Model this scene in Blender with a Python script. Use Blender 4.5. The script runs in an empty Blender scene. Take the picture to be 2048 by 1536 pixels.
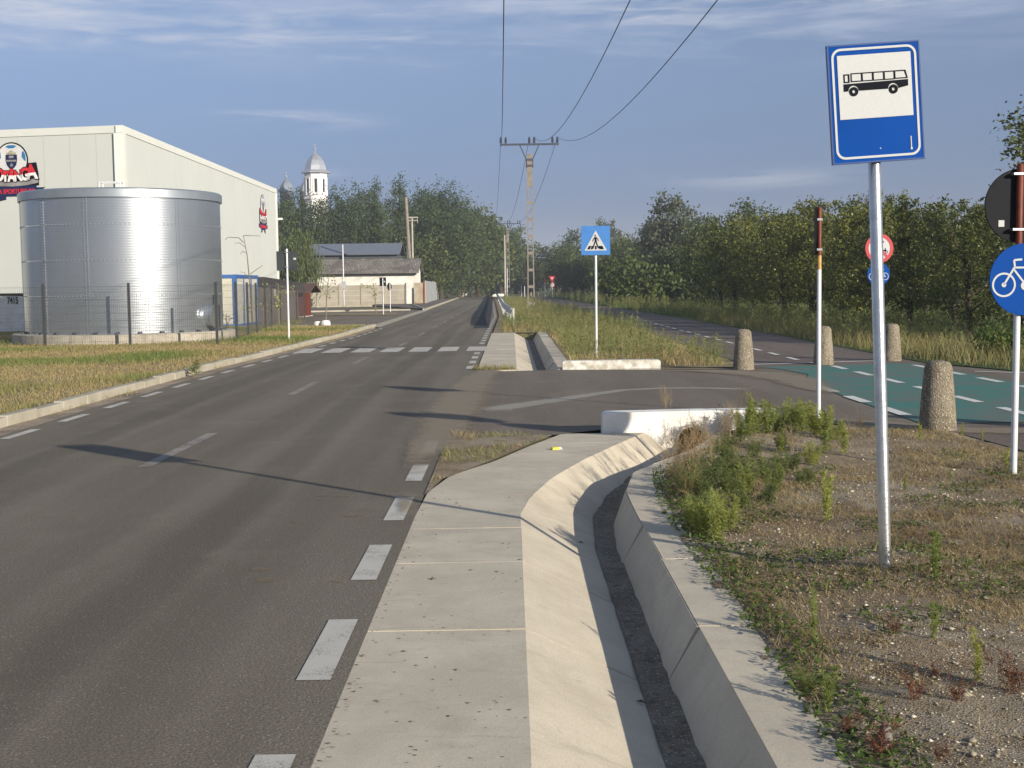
import bpy, math, random
import numpy as np
from mathutils import Vector, Matrix, Quaternion

R = math.radians
SC = bpy.context.scene
COL = SC.collection

# ------------------------------------------------------------------ camera
FPX, CX, CY = 2600.0, 1024.0, 768.0
CAM_H, PITCH, ROLL = 1.65, math.atan(196 / 2600), 0.013
cam_d = bpy.data.cameras.new('camera')
cam = bpy.data.objects.new('camera', cam_d)
COL.objects.link(cam)
fw = Vector((0, math.cos(PITCH), -math.sin(PITCH)))
r0 = Vector((1, 0, 0))
u0 = Vector((0, math.sin(PITCH), math.cos(PITCH)))
rt = r0 * math.cos(ROLL) - u0 * math.sin(ROLL)
up = u0 * math.cos(ROLL) + r0 * math.sin(ROLL)
m = Matrix((rt, up, -fw)).transposed().to_4x4()
m.translation = (0, 0, CAM_H)
cam.matrix_world = m
cam_d.sensor_width = 36
cam_d.lens = 36 * FPX / 2048
cam_d.clip_end = 6000
SC.camera = cam

# ------------------------------------------------------------------ sky, sun, exposure
SUN_DIR = Vector((0.697, -0.717, math.tan(R(17.0)))).normalized()
EXPOSURE = 0.95
SKY_STRENGTH = 0.075
SUN_STRENGTH = 3.6
HAZE = 0.0005
SC.view_settings.view_transform = 'Standard'
SC.view_settings.look = 'None'
SC.view_settings.gamma = 1
SC.view_settings.exposure = EXPOSURE
world = bpy.data.worlds.new('World')
SC.world = world
world.use_nodes = True
wt = world.node_tree
for n in list(wt.nodes):
    wt.nodes.remove(n)


class NT:
    """small node-tree writer"""
    def __init__(s, tree):
        s.t = tree

    def n(s, typ, **kw):
        nd = s.t.nodes.new(typ)
        for k, v in kw.items():
            setattr(nd, k, v)
        return nd

    def put(s, sock, v):
        if isinstance(v, bpy.types.NodeSocket):
            s.t.links.new(v, sock)
        elif v is not None:
            if sock.type == 'RGBA' and len(v) == 3:
                v = (*v, 1)
            sock.default_value = v

    def math(s, op, a, b=None, c=None, clamp=False):
        nd = s.n('ShaderNodeMath', operation=op, use_clamp=clamp)
        for i, v in enumerate((a, b, c)):
            if v is not None:
                s.put(nd.inputs[i], v)
        return nd.outputs[0]

    def mix(s, f, a, b, blend='MIX'):
        nd = s.n('ShaderNodeMix', data_type='RGBA', blend_type=blend)
        s.put(nd.inputs[0], f)
        s.put(nd.inputs[6], a)
        s.put(nd.inputs[7], b)
        return nd.outputs[2]

    def noise(s, vec, scale, detail=4, rough=0.55, dist=0.0, out=0):
        nd = s.n('ShaderNodeTexNoise')
        s.put(nd.inputs['Vector'], vec)
        nd.inputs['Scale'].default_value = scale
        nd.inputs['Detail'].default_value = detail
        nd.inputs['Roughness'].default_value = rough
        nd.inputs['Distortion'].default_value = dist
        return nd.outputs[out]

    def ramp(s, v, a, b, lo=0.0, hi=1.0):
        nd = s.n('ShaderNodeMapRange', interpolation_type='SMOOTHSTEP')
        s.put(nd.inputs[0], v)
        for i, x in enumerate((a, b, lo, hi)):
            nd.inputs[i + 1].default_value = x
        return nd.outputs[0]

    def mapping(s, vec, scale=(1, 1, 1), rot=(0, 0, 0), loc=(0, 0, 0)):
        nd = s.n('ShaderNodeMapping')
        s.put(nd.inputs[0], vec)
        nd.inputs['Scale'].default_value = scale
        nd.inputs['Rotation'].default_value = rot
        nd.inputs['Location'].default_value = loc
        return nd.outputs[0]

    def sep(s, vec):
        nd = s.n('ShaderNodeSeparateXYZ')
        s.put(nd.inputs[0], vec)
        return nd.outputs


W = NT(wt)
sky = W.n('ShaderNodeTexSky', sky_type='NISHITA')
sky.sun_disc = False
sky.sun_elevation = R(17.0)
sky.sun_rotation = math.atan2(SUN_DIR.x, SUN_DIR.y)
sky.altitude = 300
sky.air_density = 1.0
sky.dust_density = 0.6
sky.ozone_density = 1.6
tc = W.n('ShaderNodeTexCoord').outputs['Generated']
dx, dy, dz = W.sep(tc)
# thin high cloud, streaked along the horizon
cv = W.mapping(tc, scale=(2.6, 2.6, 17), rot=(0, R(2.5), 0))
c1 = W.noise(cv, 2.2, 7, 0.6, 0.35)
cv2 = W.mapping(tc, scale=(5, 5, 46), rot=(0, R(1.2), 0), loc=(3.1, 0.4, 1.3))
c2 = W.noise(cv2, 1.9, 7, 0.62, 0.5)
hi_mask = W.ramp(dz, 0.145, 0.19)
veil = W.math('MULTIPLY', W.ramp(c1, 0.40, 0.72), hi_mask)
streak = W.math('MULTIPLY', W.ramp(c2, 0.50, 0.74), W.ramp(dz, 0.15, 0.185))


def puff(az, el, wa, we, amp):
    """a short streak of cloud round one bearing and height"""
    a = W.math('DIVIDE', W.math('SUBTRACT', dx, az), wa)
    e = W.math('DIVIDE', W.math('SUBTRACT', dz, el), we)
    q = W.math('ADD', W.math('MULTIPLY', a, a), W.math('MULTIPLY', e, e))
    g = W.math('POWER', 2.718, W.math('MULTIPLY', q, -1))
    return W.math('MULTIPLY', W.math('MULTIPLY', g, W.ramp(c2, 0.36, 0.62)), amp)


front = W.ramp(dy, 0.0, 0.4)
puffs = None
for p in ((-0.172, 0.128, 0.035, 0.0045, 0.8), (-0.13, 0.124, 0.03, 0.005, 0.5), (0.19, 0.077, 0.06, 0.0065, 0.55),
          (-0.135, 0.087, 0.012, 0.003, 0.5), (0.21, 0.206, 0.14, 0.012, 0.95), (0.10, 0.199, 0.05, 0.008, 0.5), (-0.33, 0.178, 0.10, 0.008, 0.55),
          (-0.20, 0.187, 0.12, 0.012, 0.5), (-0.33, 0.20, 0.09, 0.012, 0.6), (-0.12, 0.216, 0.05, 0.012, 0.55)):
    g = W.math('MULTIPLY', puff(*p), front)
    puffs = g if puffs is None else W.math('ADD', puffs, g)
# morning haze: the low sky is dimmer and bluer than the clear-air model
cr_ = W.n('ShaderNodeValToRGB')
W.put(cr_.inputs[0], dz)
cre = cr_.color_ramp.elements
cre[0].position, cre[0].color = 0.0, (0.16, 0.205, 0.45, 1)
cre[1].position, cre[1].color = 0.5, (0.92, 0.92, 0.97, 1)
for p_, c_ in ((0.06, (0.20, 0.25, 0.485, 1)), (0.11, (0.325, 0.37, 0.56, 1)), (0.17, (0.525, 0.525, 0.665, 1)), (0.25, (0.66, 0.655, 0.76, 1))):
    e_ = cre.new(p_)
    e_.color = c_
skyc = W.mix(1.0, sky.outputs[0], cr_.outputs[0], 'MULTIPLY')
f1 = W.math('MULTIPLY', veil, 0.62)
skyc = W.mix(f1, skyc, (3.3, 3.75, 4.9))
skyc = W.mix(W.math('MULTIPLY', W.math('ADD', W.math('MULTIPLY', streak, 0.5), puffs, clamp=True), 0.6), skyc, (4.9, 5.0, 5.5))
bg = W.n('ShaderNodeBackground')
W.put(bg.inputs[0], skyc)
bg.inputs[1].default_value = SKY_STRENGTH
wo = W.n('ShaderNodeOutputWorld')
wt.links.new(bg.outputs[0], wo.inputs[0])

sun_d = bpy.data.lights.new('sun', 'SUN')
sun_d.energy = SUN_STRENGTH
sun_d.angle = R(0.53)
sun_d.color = (1.0, 0.915, 0.77)
sun = bpy.data.objects.new('sun', sun_d)
sun.rotation_euler = (-SUN_DIR).to_track_quat('-Z', 'Y').to_euler()
sun.location = SUN_DIR * 60
COL.objects.link(sun)

# ------------------------------------------------------------------ helpers
RNG = np.random.default_rng(7)
random.seed(7)


def ray(px, py):
    return fw + rt * ((px - CX) / FPX) + up * ((CY - py) / FPX)


def U(px, py, z=0.0):
    """the point at height z that the photograph shows at px, py (used to survey the place)"""
    d = ray(px, py)
    t = (z - CAM_H) / d.z
    return Vector((d.x * t, d.y * t, z))


def at(px, py, Y):
    d = ray(px, py)
    t = Y / d.y
    return Vector((d.x * t, Y, CAM_H + d.z * t))


def tag(o, label=None, cat=None, group=None, kind=None):
    if label:
        o['label'] = label
    if cat:
        o['category'] = cat
    if group:
        o['group'] = group
    if kind:
        o['kind'] = kind
    return o


def thing(name, label, cat, loc=(0, 0, 0), rz=0.0, group=None):
    o = bpy.data.objects.new(name, None)
    COL.objects.link(o)
    o.location = loc
    o.rotation_euler = (0, 0, rz)
    o.empty_display_size = 0.3
    return tag(o, label, cat, group)


def copy_tree(o, parent=None):
    c = o.copy()
    COL.objects.link(c)
    c.parent = parent
    for ch in o.children:
        copy_tree(ch, c)
    return c


def link_mesh(name, me, mat, parent=None):
    o = bpy.data.objects.new(name, me)
    COL.objects.link(o)
    if mat:
        me.materials.append(mat)
    if parent:
        o.parent = parent
    return o


def np_mesh(name, v, f, mat, col=None, smooth=False, parent=None):
    """v (n,3), f (m,k) with k = 3 or 4"""
    me = bpy.data.meshes.new(name)
    v = np.asarray(v, dtype=np.float32)
    f = np.asarray(f, dtype=np.int32)
    k = f.shape[1]
    me.vertices.add(len(v))
    me.vertices.foreach_set('co', v.ravel())
    me.loops.add(f.size)
    me.loops.foreach_set('vertex_index', f.ravel())
    me.polygons.add(len(f))
    me.polygons.foreach_set('loop_start', np.arange(0, f.size, k, dtype=np.int32))
    me.polygons.foreach_set('loop_total', np.full(len(f), k, dtype=np.int32))
    if smooth:
        me.polygons.foreach_set('use_smooth', np.ones(len(f), dtype=bool))
    if col is not None:
        a = me.attributes.new('tint', 'FLOAT', 'POINT')
        a.data.foreach_set('value', np.asarray(col, dtype=np.float32))
    me.update()
    me.validate()
    return link_mesh(name, me, mat, parent)


class MB:
    def __init__(s):
        s.v, s.f = [], []

    def add(s, vs, fs):
        b = len(s.v)
        s.v += [tuple(x) for x in vs]
        s.f += [tuple(b + i for i in q) for q in fs]
        return s

    def box(s, x0, x1, y0, y1, z0, z1, M=None):
        vs = [Vector((x, y, z)) for z in (z0, z1) for y in (y0, y1) for x in (x0, x1)]
        if M is not None:
            vs = [M @ p for p in vs]
        return s.add(vs, [(0, 2, 3, 1), (4, 5, 7, 6), (0, 1, 5, 4), (2, 6, 7, 3), (0, 4, 6, 2), (1, 3, 7, 5)])

    def bar(s, a, b, w, h=None):
        """rectangular bar from a to b"""
        a, b = Vector(a), Vector(b)
        h = h or w
        d = (b - a)
        q = d.to_track_quat('Z', 'Y').to_matrix().to_4x4()
        q.translation = a
        return s.box(-w / 2, w / 2, -h / 2, h / 2, 0, d.length, q)

    def tube(s, pts, rad, n=8, cap=True):
        pts = [Vector(p) for p in pts]
        if not hasattr(rad, '__len__'):
            rad = [rad] * len(pts)
        b = len(s.v)
        prev = None
        for i, p in enumerate(pts):
            d = (pts[min(i + 1, len(pts) - 1)] - pts[max(i - 1, 0)]).normalized()
            if prev is None:
                x = d.orthogonal().normalized()
            else:
                x = (prev - d * prev.dot(d)).normalized()
            prev = x
            y = d.cross(x)
            for k in range(n):
                a = 2 * math.pi * k / n
                s.v.append(tuple(p + (x * math.cos(a) + y * math.sin(a)) * rad[i]))
        for i in range(len(pts) - 1):
            for k in range(n):
                k2 = (k + 1) % n
                s.f.append((b + i * n + k, b + i * n + k2, b + (i + 1) * n + k2, b + (i + 1) * n + k))
        if cap:
            s.f.append(tuple(b + k for k in reversed(range(n))))
            e = b + (len(pts) - 1) * n
            s.f.append(tuple(e + k for k in range(n)))
        return s

    def lathe(s, prof, n=32, c=(0, 0, 0), cap=True):
        b = len(s.v)
        for r, z in prof:
            for k in range(n):
                a = 2 * math.pi * k / n
                s.v.append((c[0] + r * math.cos(a), c[1] + r * math.sin(a), c[2] + z))
        for i in range(len(prof) - 1):
            for k in range(n):
                k2 = (k + 1) % n
                s.f.append((b + i * n + k, b + i * n + k2, b + (i + 1) * n + k2, b + (i + 1) * n + k))
        if cap:
            s.f.append(tuple(b + k for k in reversed(range(n))))
            e = b + (len(prof) - 1) * n
            s.f.append(tuple(e + k for k in range(n)))
        return s

    def extrude(s, poly, y0, y1):
        """poly of (x, z), extruded along y from y0 (front, towards -y) to y1"""
        n = len(poly)
        b = len(s.v)
        for y in (y0, y1):
            s.v += [(x, y, z) for x, z in poly]
        area = sum(poly[i][0] * poly[(i + 1) % n][1] - poly[(i + 1) % n][0] * poly[i][1] for i in range(n))
        rng = list(range(n)) if area > 0 else list(reversed(range(n)))
        s.f.append(tuple(b + i for i in rng))
        s.f.append(tuple(b + n + i for i in reversed(rng)))
        for j in range(n):
            i, k = rng[j], rng[(j + 1) % n]
            s.f.append((b + k, b + i, b + n + i, b + n + k))
        return s

    def slab(s, poly, z0, z1):
        """poly of (x, y), extruded in z"""
        n = len(poly)
        b = len(s.v)
        area = sum(poly[i][0] * poly[(i + 1) % n][1] - poly[(i + 1) % n][0] * poly[i][1] for i in range(n))
        rng = list(range(n)) if area > 0 else list(reversed(range(n)))
        for z in (z0, z1):
            s.v += [(x, y, z) for x, y in poly]
        s.f.append(tuple(b + i for i in reversed(rng)))
        s.f.append(tuple(b + n + i for i in rng))
        for j in range(n):
            i, k = rng[j], rng[(j + 1) % n]
            s.f.append((b + i, b + k, b + n + k, b + n + i))
        return s

    def ring(s, cx, cz, r1, r2, y0, y1, n=40, a0=0.0, a1=2 * math.pi):
        """flat ring facing -y"""
        full = abs(a1 - a0 - 2 * math.pi) < 1e-6
        m_ = n if full else n + 1
        b = len(s.v)
        for y in (y0, y1):
            for r in (r1, r2):
                for k in range(m_):
                    a = a0 + (a1 - a0) * k / n
                    s.v.append((cx + r * math.cos(a), y, cz + r * math.sin(a)))
        for k in range(n):
            k2 = (k + 1) % m_
            i0, o0, i1, o1 = b, b + m_, b + 2 * m_, b + 3 * m_
            s.f += [(i0 + k, o0 + k, o0 + k2, i0 + k2), (o0 + k, o1 + k, o1 + k2, o0 + k2), (i1 + k2, o1 + k2, o1 + k, i1 + k),
                    (i0 + k2, i1 + k2, i1 + k, i0 + k)]
        return s

    def strip(s, pts, w, y0, y1):
        """flat strokes through (x, z) points, facing -y"""
        for (x0, z0), (x1, z1) in zip(pts[:-1], pts[1:]):
            dx_, dz_ = x1 - x0, z1 - z0
            l = math.hypot(dx_, dz_)
            nx, nz = -dz_ / l * w / 2, dx_ / l * w / 2
            s.extrude([(x0 - nx, z0 - nz), (x1 - nx, z1 - nz), (x1 + nx, z1 + nz), (x0 + nx, z0 + nz)], y0, y1)
        return s

    def build(s, name, mat, parent=None, smooth=False, bevel=0.0):
        me = bpy.data.meshes.new(name)
        me.from_pydata(s.v, [], s.f)
        me.validate()
        me.update()
        if smooth:
            for p in me.polygons:
                p.use_smooth = True
            try:
                me.set_sharp_from_angle(angle=R(40))
            except Exception:
                pass
        o = link_mesh(name, me, mat, parent)
        if bevel:
            b = o.modifiers.new('bevel', 'BEVEL')
            b.width = bevel
            b.segments = 2
            b.limit_method = 'ANGLE'
        return o


def sheet(name, polys, z, mat, kind='structure', parent=None):
    """flat sheets, polys a list of lists of (x, y)"""
    b = MB()
    for p in polys:
        n = len(p)
        area = sum(p[i][0] * p[(i + 1) % n][1] - p[(i + 1) % n][0] * p[i][1] for i in range(n))
        if area < 0:
            p = list(reversed(p))
        b.add([(x, y, z) for x, y in p], [tuple(range(n))])
    o = b.build(name, mat, parent)
    if kind:
        o['kind'] = kind
    return o


def vnoise(x, y, scale, seed=0):
    """smooth value noise 0..1 over numpy arrays"""
    rs = np.random.default_rng(seed)
    tab = rs.random((64, 64))
    u, v = np.asarray(x) * scale + 1000, np.asarray(y) * scale + 1000
    i, j = np.floor(u).astype(int), np.floor(v).astype(int)
    a, b = u - i, v - j
    a, b = a * a * (3 - 2 * a), b * b * (3 - 2 * b)
    g = lambda p, q: tab[p % 64, q % 64]
    return (g(i, j) * (1 - a) + g(i + 1, j) * a) * (1 - b) + (g(i, j + 1) * (1 - a) + g(i + 1, j + 1) * a) * b


# ------------------------------------------------------------------ materials
def mat(name, base, rough=0.7, metal=0.0, var=0.0, scale=6.0, bump=0.0, bscale=60.0, dark=None, spec=0.35, coords='Object'):
    """base colour with a second tone worked in by noise, and a fine bump"""
    ma = bpy.data.materials.new(name)
    ma.use_nodes = True
    T = NT(ma.node_tree)
    bs = ma.node_tree.nodes['Principled BSDF']
    co = T.n('ShaderNodeTexCoord').outputs[coords]
    if var > 0 or dark:
        d2 = dark or tuple(c * (1 - var) for c in base)
        n1 = T.noise(co, scale, 5, 0.6)
        T.put(bs.inputs['Base Color'], T.mix(T.ramp(n1, 0.33, 0.68), base, d2))
    else:
        T.put(bs.inputs['Base Color'], base)
    bs.inputs['Roughness'].default_value = rough
    bs.inputs['Metallic'].default_value = metal
    bs.inputs['Specular IOR Level'].default_value = spec
    if bump > 0:
        bn = T.n('ShaderNodeBump')
        bn.inputs['Strength'].default_value = bump
        bn.inputs['Distance'].default_value = 0.01
        T.put(bn.inputs['Height'], T.noise(co, bscale, 3, 0.6))
        T.put(bs.inputs['Normal'], bn.outputs[0])
    return ma


def ground_mat(name, stops, scales=(1.2, 9, 90), speck=None, bump=0.6, bscale=120, rough=0.95):
    """three tones of soil or grass worked in at three sizes; speck = (colour, scale, threshold) for pale stones"""
    ma = bpy.data.materials.new(name)
    ma.use_nodes = True
    T = NT(ma.node_tree)
    bs = ma.node_tree.nodes['Principled BSDF']
    co = T.n('ShaderNodeTexCoord').outputs['Object']
    c = T.mix(T.ramp(T.noise(co, scales[0], 6, 0.65), 0.4, 0.6), stops[0], stops[1])
    c = T.mix(T.math('MULTIPLY', T.ramp(T.noise(co, scales[1], 6, 0.7), 0.48, 0.66), 0.8), c, stops[2])
    fine = T.noise(co, scales[2], 4, 0.7)
    c = T.mix(1.0, c, T.mix(T.ramp(fine, 0.3, 0.72), (0.62, 0.62, 0.62), (1.3, 1.3, 1.3)), 'MULTIPLY')
    h = fine
    if speck:
        vo = T.n('ShaderNodeTexVoronoi')
        T.put(vo.inputs['Vector'], co)
        vo.inputs['Scale'].default_value = speck[1]
        rnd = T.sep(vo.outputs['Color'])[0]
        on = T.math('MULTIPLY', T.math('GREATER_THAN', rnd, speck[2]), T.ramp(vo.outputs['Distance'], 0.35, 0.5, 1, 0))
        c = T.mix(on, c, T.mix(T.sep(vo.outputs['Color'])[1], speck[0], tuple(x * 0.55 for x in speck[0])))
        h = T.math('ADD', fine, T.math('MULTIPLY', T.ramp(vo.outputs['Distance'], 0.0, 0.55, 1, 0), 0.8))
    T.put(bs.inputs['Base Color'], c)
    bs.inputs['Roughness'].default_value = rough
    bs.inputs['Specular IOR Level'].default_value = 0.2
    bn = T.n('ShaderNodeBump')
    bn.inputs['Strength'].default_value = bump
    bn.inputs['Distance'].default_value = 0.015
    T.put(bn.inputs['Height'], h)
    T.put(bs.inputs['Normal'], bn.outputs[0])
    return ma


def asphalt_mat(name, a, b, speck=0.10):
    ma = bpy.data.materials.new(name)
    ma.use_nodes = True
    T = NT(ma.node_tree)
    bs = ma.node_tree.nodes['Principled BSDF']
    co = T.n('ShaderNodeTexCoord').outputs['Object']
    c = T.mix(T.ramp(T.noise(T.mapping(co, (1.2, 0.12, 1)), 1.0, 5, 0.6), 0.35, 0.65), a, b)
    c = T.mix(T.ramp(T.noise(co, 0.7, 6, 0.7), 0.52, 0.7, 0, 0.45), c, tuple(x * 1.28 for x in b))
    g = T.noise(co, 95, 3, 0.8)
    c = T.mix(1.0, c, T.mix(T.ramp(g, 0.32, 0.68), (0.55, 0.55, 0.55), (1.42, 1.42, 1.42)), 'MULTIPLY')
    vo = T.n('ShaderNodeTexVoronoi')
    T.put(vo.inputs['Vector'], co)
    vo.inputs['Scale'].default_value = 62
    pale = T.math('MULTIPLY', T.math('GREATER_THAN', T.sep(vo.outputs['Color'])[0], 0.84), T.ramp(vo.outputs['Distance'], 0.15, 0.4, 1, 0))
    c = T.mix(T.math('MULTIPLY', pale, 0.85), c, (speck * 3.3, speck * 2.95, speck * 2.5))
    st = T.noise(co, 2.3, 4, 0.6)
    c = T.mix(T.ramp(st, 0.70, 0.78, 0, 0.35), c, tuple(x * 0.55 for x in a))
    T.put(bs.inputs['Base Color'], c)
    bs.inputs['Roughness'].default_value = 0.88
    bs.inputs['Specular IOR Level'].default_value = 0.25
    bn = T.n('ShaderNodeBump')
    bn.inputs['Strength'].default_value = 0.55
    bn.inputs['Distance'].default_value = 0.006
    T.put(bn.inputs['Height'], T.math('ADD', g, T.math('MULTIPLY', vo.outputs['Distance'], -0.6)))
    T.put(bs.inputs['Normal'], bn.outputs[0])
    return ma


def paint_mat(name, col, under, wear=0.45, scale=30):
    """road paint worn through to the surface below"""
    ma = bpy.data.materials.new(name)
    ma.use_nodes = True
    T = NT(ma.node_tree)
    bs = ma.node_tree.nodes['Principled BSDF']
    co = T.n('ShaderNodeTexCoord').outputs['Object']
    w = T.math('ADD', T.math('MULTIPLY', T.noise(co, scale * 4, 4, 0.75), 0.6), T.math('MULTIPLY', T.noise(co, scale * 0.12, 4, 0.6), 0.4))
    c = T.mix(T.ramp(w, wear, wear + 0.14), under, col)
    T.put(bs.inputs['Base Color'], c)
    bs.inputs['Roughness'].default_value = 0.8
    bs.inputs['Specular IOR Level'].default_value = 0.25
    return ma


def concrete_mat(name, a, b, joint=None, streak=0.0):
    """joint = (axis, spacing, offset, halfwidth): dark joint lines across the slabs"""
    ma = bpy.data.materials.new(name)
    ma.use_nodes = True
    T = NT(ma.node_tree)
    bs = ma.node_tree.nodes['Principled BSDF']
    co = T.n('ShaderNodeTexCoord').outputs['Object']
    c = T.mix(T.ramp(T.noise(co, 1.6, 6, 0.65), 0.35, 0.66), a, b)
    c = T.mix(T.ramp(T.noise(T.mapping(co, (5, 0.5, 5)), 1.5, 4, 0.6), 0.5, 0.75, 0, 0.35), c, tuple(x * 0.8 for x in b))
    c = T.mix(T.ramp(T.noise(co, 0.8, 7, 0.72, 0.6), 0.50, 0.68, 0, 0.5), c, tuple(x * 0.74 for x in a))
    c = T.mix(T.ramp(T.noise(T.mapping(co, (2.0, 7, 2)), 1.3, 6, 0.7, 0.8), 0.55, 0.72, 0, 0.4), c, (0.30, 0.265, 0.20))
    if streak:
        c = T.mix(T.ramp(T.noise(T.mapping(co, (9, 9, 0.6)), 1.0, 4, 0.6), 0.5, 0.7, 0, streak), c, (0.16, 0.14, 0.11))
    g = T.noise(co, 140, 3, 0.7)
    c = T.mix(1.0, c, T.mix(T.ramp(g, 0.3, 0.7), (0.86, 0.86, 0.86), (1.1, 1.1, 1.1)), 'MULTIPLY')
    sp = T.noise(co, 26, 2, 0.5)
    c = T.mix(T.ramp(sp, 0.78, 0.82, 0, 0.18), c, (0.09, 0.08, 0.06))
    T.put(bs.inputs['Base Color'], c)
    bs.inputs['Roughness'].default_value = 0.9
    bs.inputs['Specular IOR Level'].default_value = 0.25
    bn = T.n('ShaderNodeBump')
    bn.inputs['Strength'].default_value = 0.35
    bn.inputs['Distance'].default_value = 0.006
    T.put(bn.inputs['Height'], T.math('ADD', T.math('MULTIPLY', g, 0.5), T.noise(co, 12, 5, 0.6)))
    T.put(bs.inputs['Normal'], bn.outputs[0])
    return ma


def leaf_mat(name, a, b, c3=None, trans=0.3, rough=0.6):
    """foliage: tint attribute 0..1 runs from a to b; c3 turns up on the last tenth"""
    ma = bpy.data.materials.new(name)
    ma.use_nodes = True
    T = NT(ma.node_tree)
    nt = ma.node_tree
    bs = nt.nodes['Principled BSDF']
    at_ = T.n('ShaderNodeAttribute', attribute_name='tint').outputs['Fac']
    oi = T.n('ShaderNodeObjectInfo').outputs['Random']
    c = T.mix(at_, a, b)
    if c3:
        c = T.mix(T.ramp(at_, 0.86, 0.97), c, c3)
    c = T.mix(1.0, c, T.mix(oi, (0.74, 0.78, 0.80), (1.28, 1.20, 1.02)), 'MULTIPLY')
    T.put(bs.inputs['Base Color'], c)
    bs.inputs['Roughness'].default_value = rough
    bs.inputs['Specular IOR Level'].default_value = 0.3
    tr = T.n('ShaderNodeBsdfTranslucent')
    T.put(tr.inputs[0], T.mix(1.0, c, (1.25, 1.2, 0.6), 'MULTIPLY'))
    mx = T.n('ShaderNodeMixShader')
    mx.inputs[0].default_value = trans
    nt.links.new(bs.outputs[0], mx.inputs[1])
    nt.links.new(tr.outputs[0], mx.inputs[2])
    nt.links.new(mx.outputs[0], nt.nodes['Material Output'].inputs[0])
    return ma


M = {}
M['asphalt'] = asphalt_mat('road_asphalt', (0.140, 0.119, 0.088), (0.172, 0.148, 0.113))
M['asphalt_side'] = asphalt_mat('side_asphalt', (0.143, 0.118, 0.090), (0.174, 0.147, 0.115))
M['asphalt_patch'] = asphalt_mat('patch_asphalt', (0.030, 0.031, 0.034), (0.038, 0.038, 0.041), 0.06)
M['asphalt_path'] = asphalt_mat('path_asphalt', (0.128, 0.100, 0.083), (0.155, 0.126, 0.107))
M['paint'] = paint_mat('white_road_paint', (0.50, 0.475, 0.42), (0.14, 0.12, 0.098), 0.36)
M['paint_dim'] = paint_mat('worn_road_paint', (0.29, 0.265, 0.235), (0.135, 0.115, 0.093), 0.42)
M['paint_faint'] = paint_mat('faint_road_paint', (0.34, 0.31, 0.27), (0.135, 0.112, 0.092), 0.50)
M['paint_bright'] = paint_mat('bright_road_paint', (0.62, 0.61, 0.57), (0.20, 0.24, 0.22), 0.30)
M['green'] = paint_mat('green_path_paint', (0.045, 0.175, 0.145), (0.13, 0.14, 0.12), 0.42, 9)
M['dust'] = paint_mat('sand_dust', (0.36, 0.285, 0.20), (0.15, 0.122, 0.095), 0.42, 10)
M['concrete'] = concrete_mat('slab_concrete', (0.48, 0.42, 0.325), (0.56, 0.495, 0.385))
M['concrete_old'] = concrete_mat('kerb_concrete', (0.34, 0.31, 0.24), (0.42, 0.385, 0.31))
M['concrete_base'] = concrete_mat('base_concrete', (0.42, 0.38, 0.31), (0.50, 0.45, 0.37), streak=0.4)
M['silt'] = ground_mat('ditch_silt', ((0.19, 0.16, 0.12), (0.25, 0.215, 0.165), (0.12, 0.098, 0.07)), (3, 14, 90), ((0.42, 0.38, 0.32), 60, 0.80))
M['soil'] = ground_mat('soil_ground', ((0.17, 0.15, 0.075), (0.115, 0.12, 0.05), (0.20, 0.16, 0.09)), (0.25, 2.5, 30))
M['gravel'] = ground_mat('gravel_soil', ((0.265, 0.198, 0.122), (0.35, 0.295, 0.215), (0.155, 0.105, 0.055)), (0.9, 3.5, 110), ((0.50, 0.44, 0.36), 75, 0.70), 0.9)
M['verge'] = ground_mat('verge_soil', ((0.30, 0.24, 0.14), (0.25, 0.205, 0.11), (0.17, 0.155, 0.07)), (0.35, 2.2, 40))
M['meadow'] = ground_mat('meadow_soil', ((0.075, 0.115, 0.035), (0.10, 0.13, 0.04), (0.05, 0.085, 0.028)), (0.2, 1.5, 12))
M['cladding'] = mat('white_cladding', (0.565, 0.585, 0.545), 0.5, 0, 0.04, 0.4, spec=0.3)
M['flashing'] = mat('cream_flashing', (0.66, 0.67, 0.62), 0.5, 0, 0.04, 1, spec=0.3)
M['black'] = mat('black_print', (0.008, 0.009, 0.014), 0.6, spec=0.05)
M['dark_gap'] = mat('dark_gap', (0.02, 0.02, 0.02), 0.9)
M['white_wash'] = mat('white_limewash', (0.84, 0.83, 0.79), 0.9, 0, 0, 3.5, 0.6, 34, dark=(0.72, 0.69, 0.62))
M['sign_white'] = mat('sign_white', (0.50, 0.51, 0.505), 0.45, 0, 0.05, 60, spec=0.15)
M['sign_blue'] = mat('sign_blue', (0.001, 0.056, 0.29), 0.45, 0, 0.12, 3, spec=0.05)
M['sign_blue_pale'] = mat('sign_blue_faded', (0.055, 0.20, 0.52), 0.4, 0, 0.1, 4, spec=0.5)
M['sign_red'] = mat('sign_red', (0.46, 0.014, 0.03), 0.35, 0, 0.08, 5, spec=0.5)
M['sign_back'] = mat('sign_back', (0.014, 0.015, 0.018), 0.6, 0.0, 0.15, 4, spec=0.08)
M['sign_edge'] = mat('sign_edge', (0.02, 0.06, 0.2), 0.4)
M['galv'] = mat('galvanised_pole', (0.56, 0.57, 0.57), 0.33, 0.85, 0.18, 16, 0.15, 50)
M['galv_dull'] = mat('galvanised_dull', (0.55, 0.56, 0.56), 0.55, 0.4, 0.15, 10)
M['pole_white'] = mat('white_pole_paint', (0.66, 0.67, 0.67), 0.4, 0, 0.12, 9)
M['rust'] = mat('rust_brown_paint', (0.16, 0.034, 0.014), 0.55, 0, 0.25, 14)
M['rust_bleed'] = mat('rust_bleed', (0.60, 0.36, 0.12), 0.5, 0, 0.4, 12)
M['clamp'] = mat('steel_clamp', (0.7, 0.7, 0.7), 0.3, 0.9)
M['pole_conc'] = mat('pole_concrete', (0.26, 0.225, 0.19), 0.9, 0, 0.22, 3, 0.3, 30)
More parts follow.
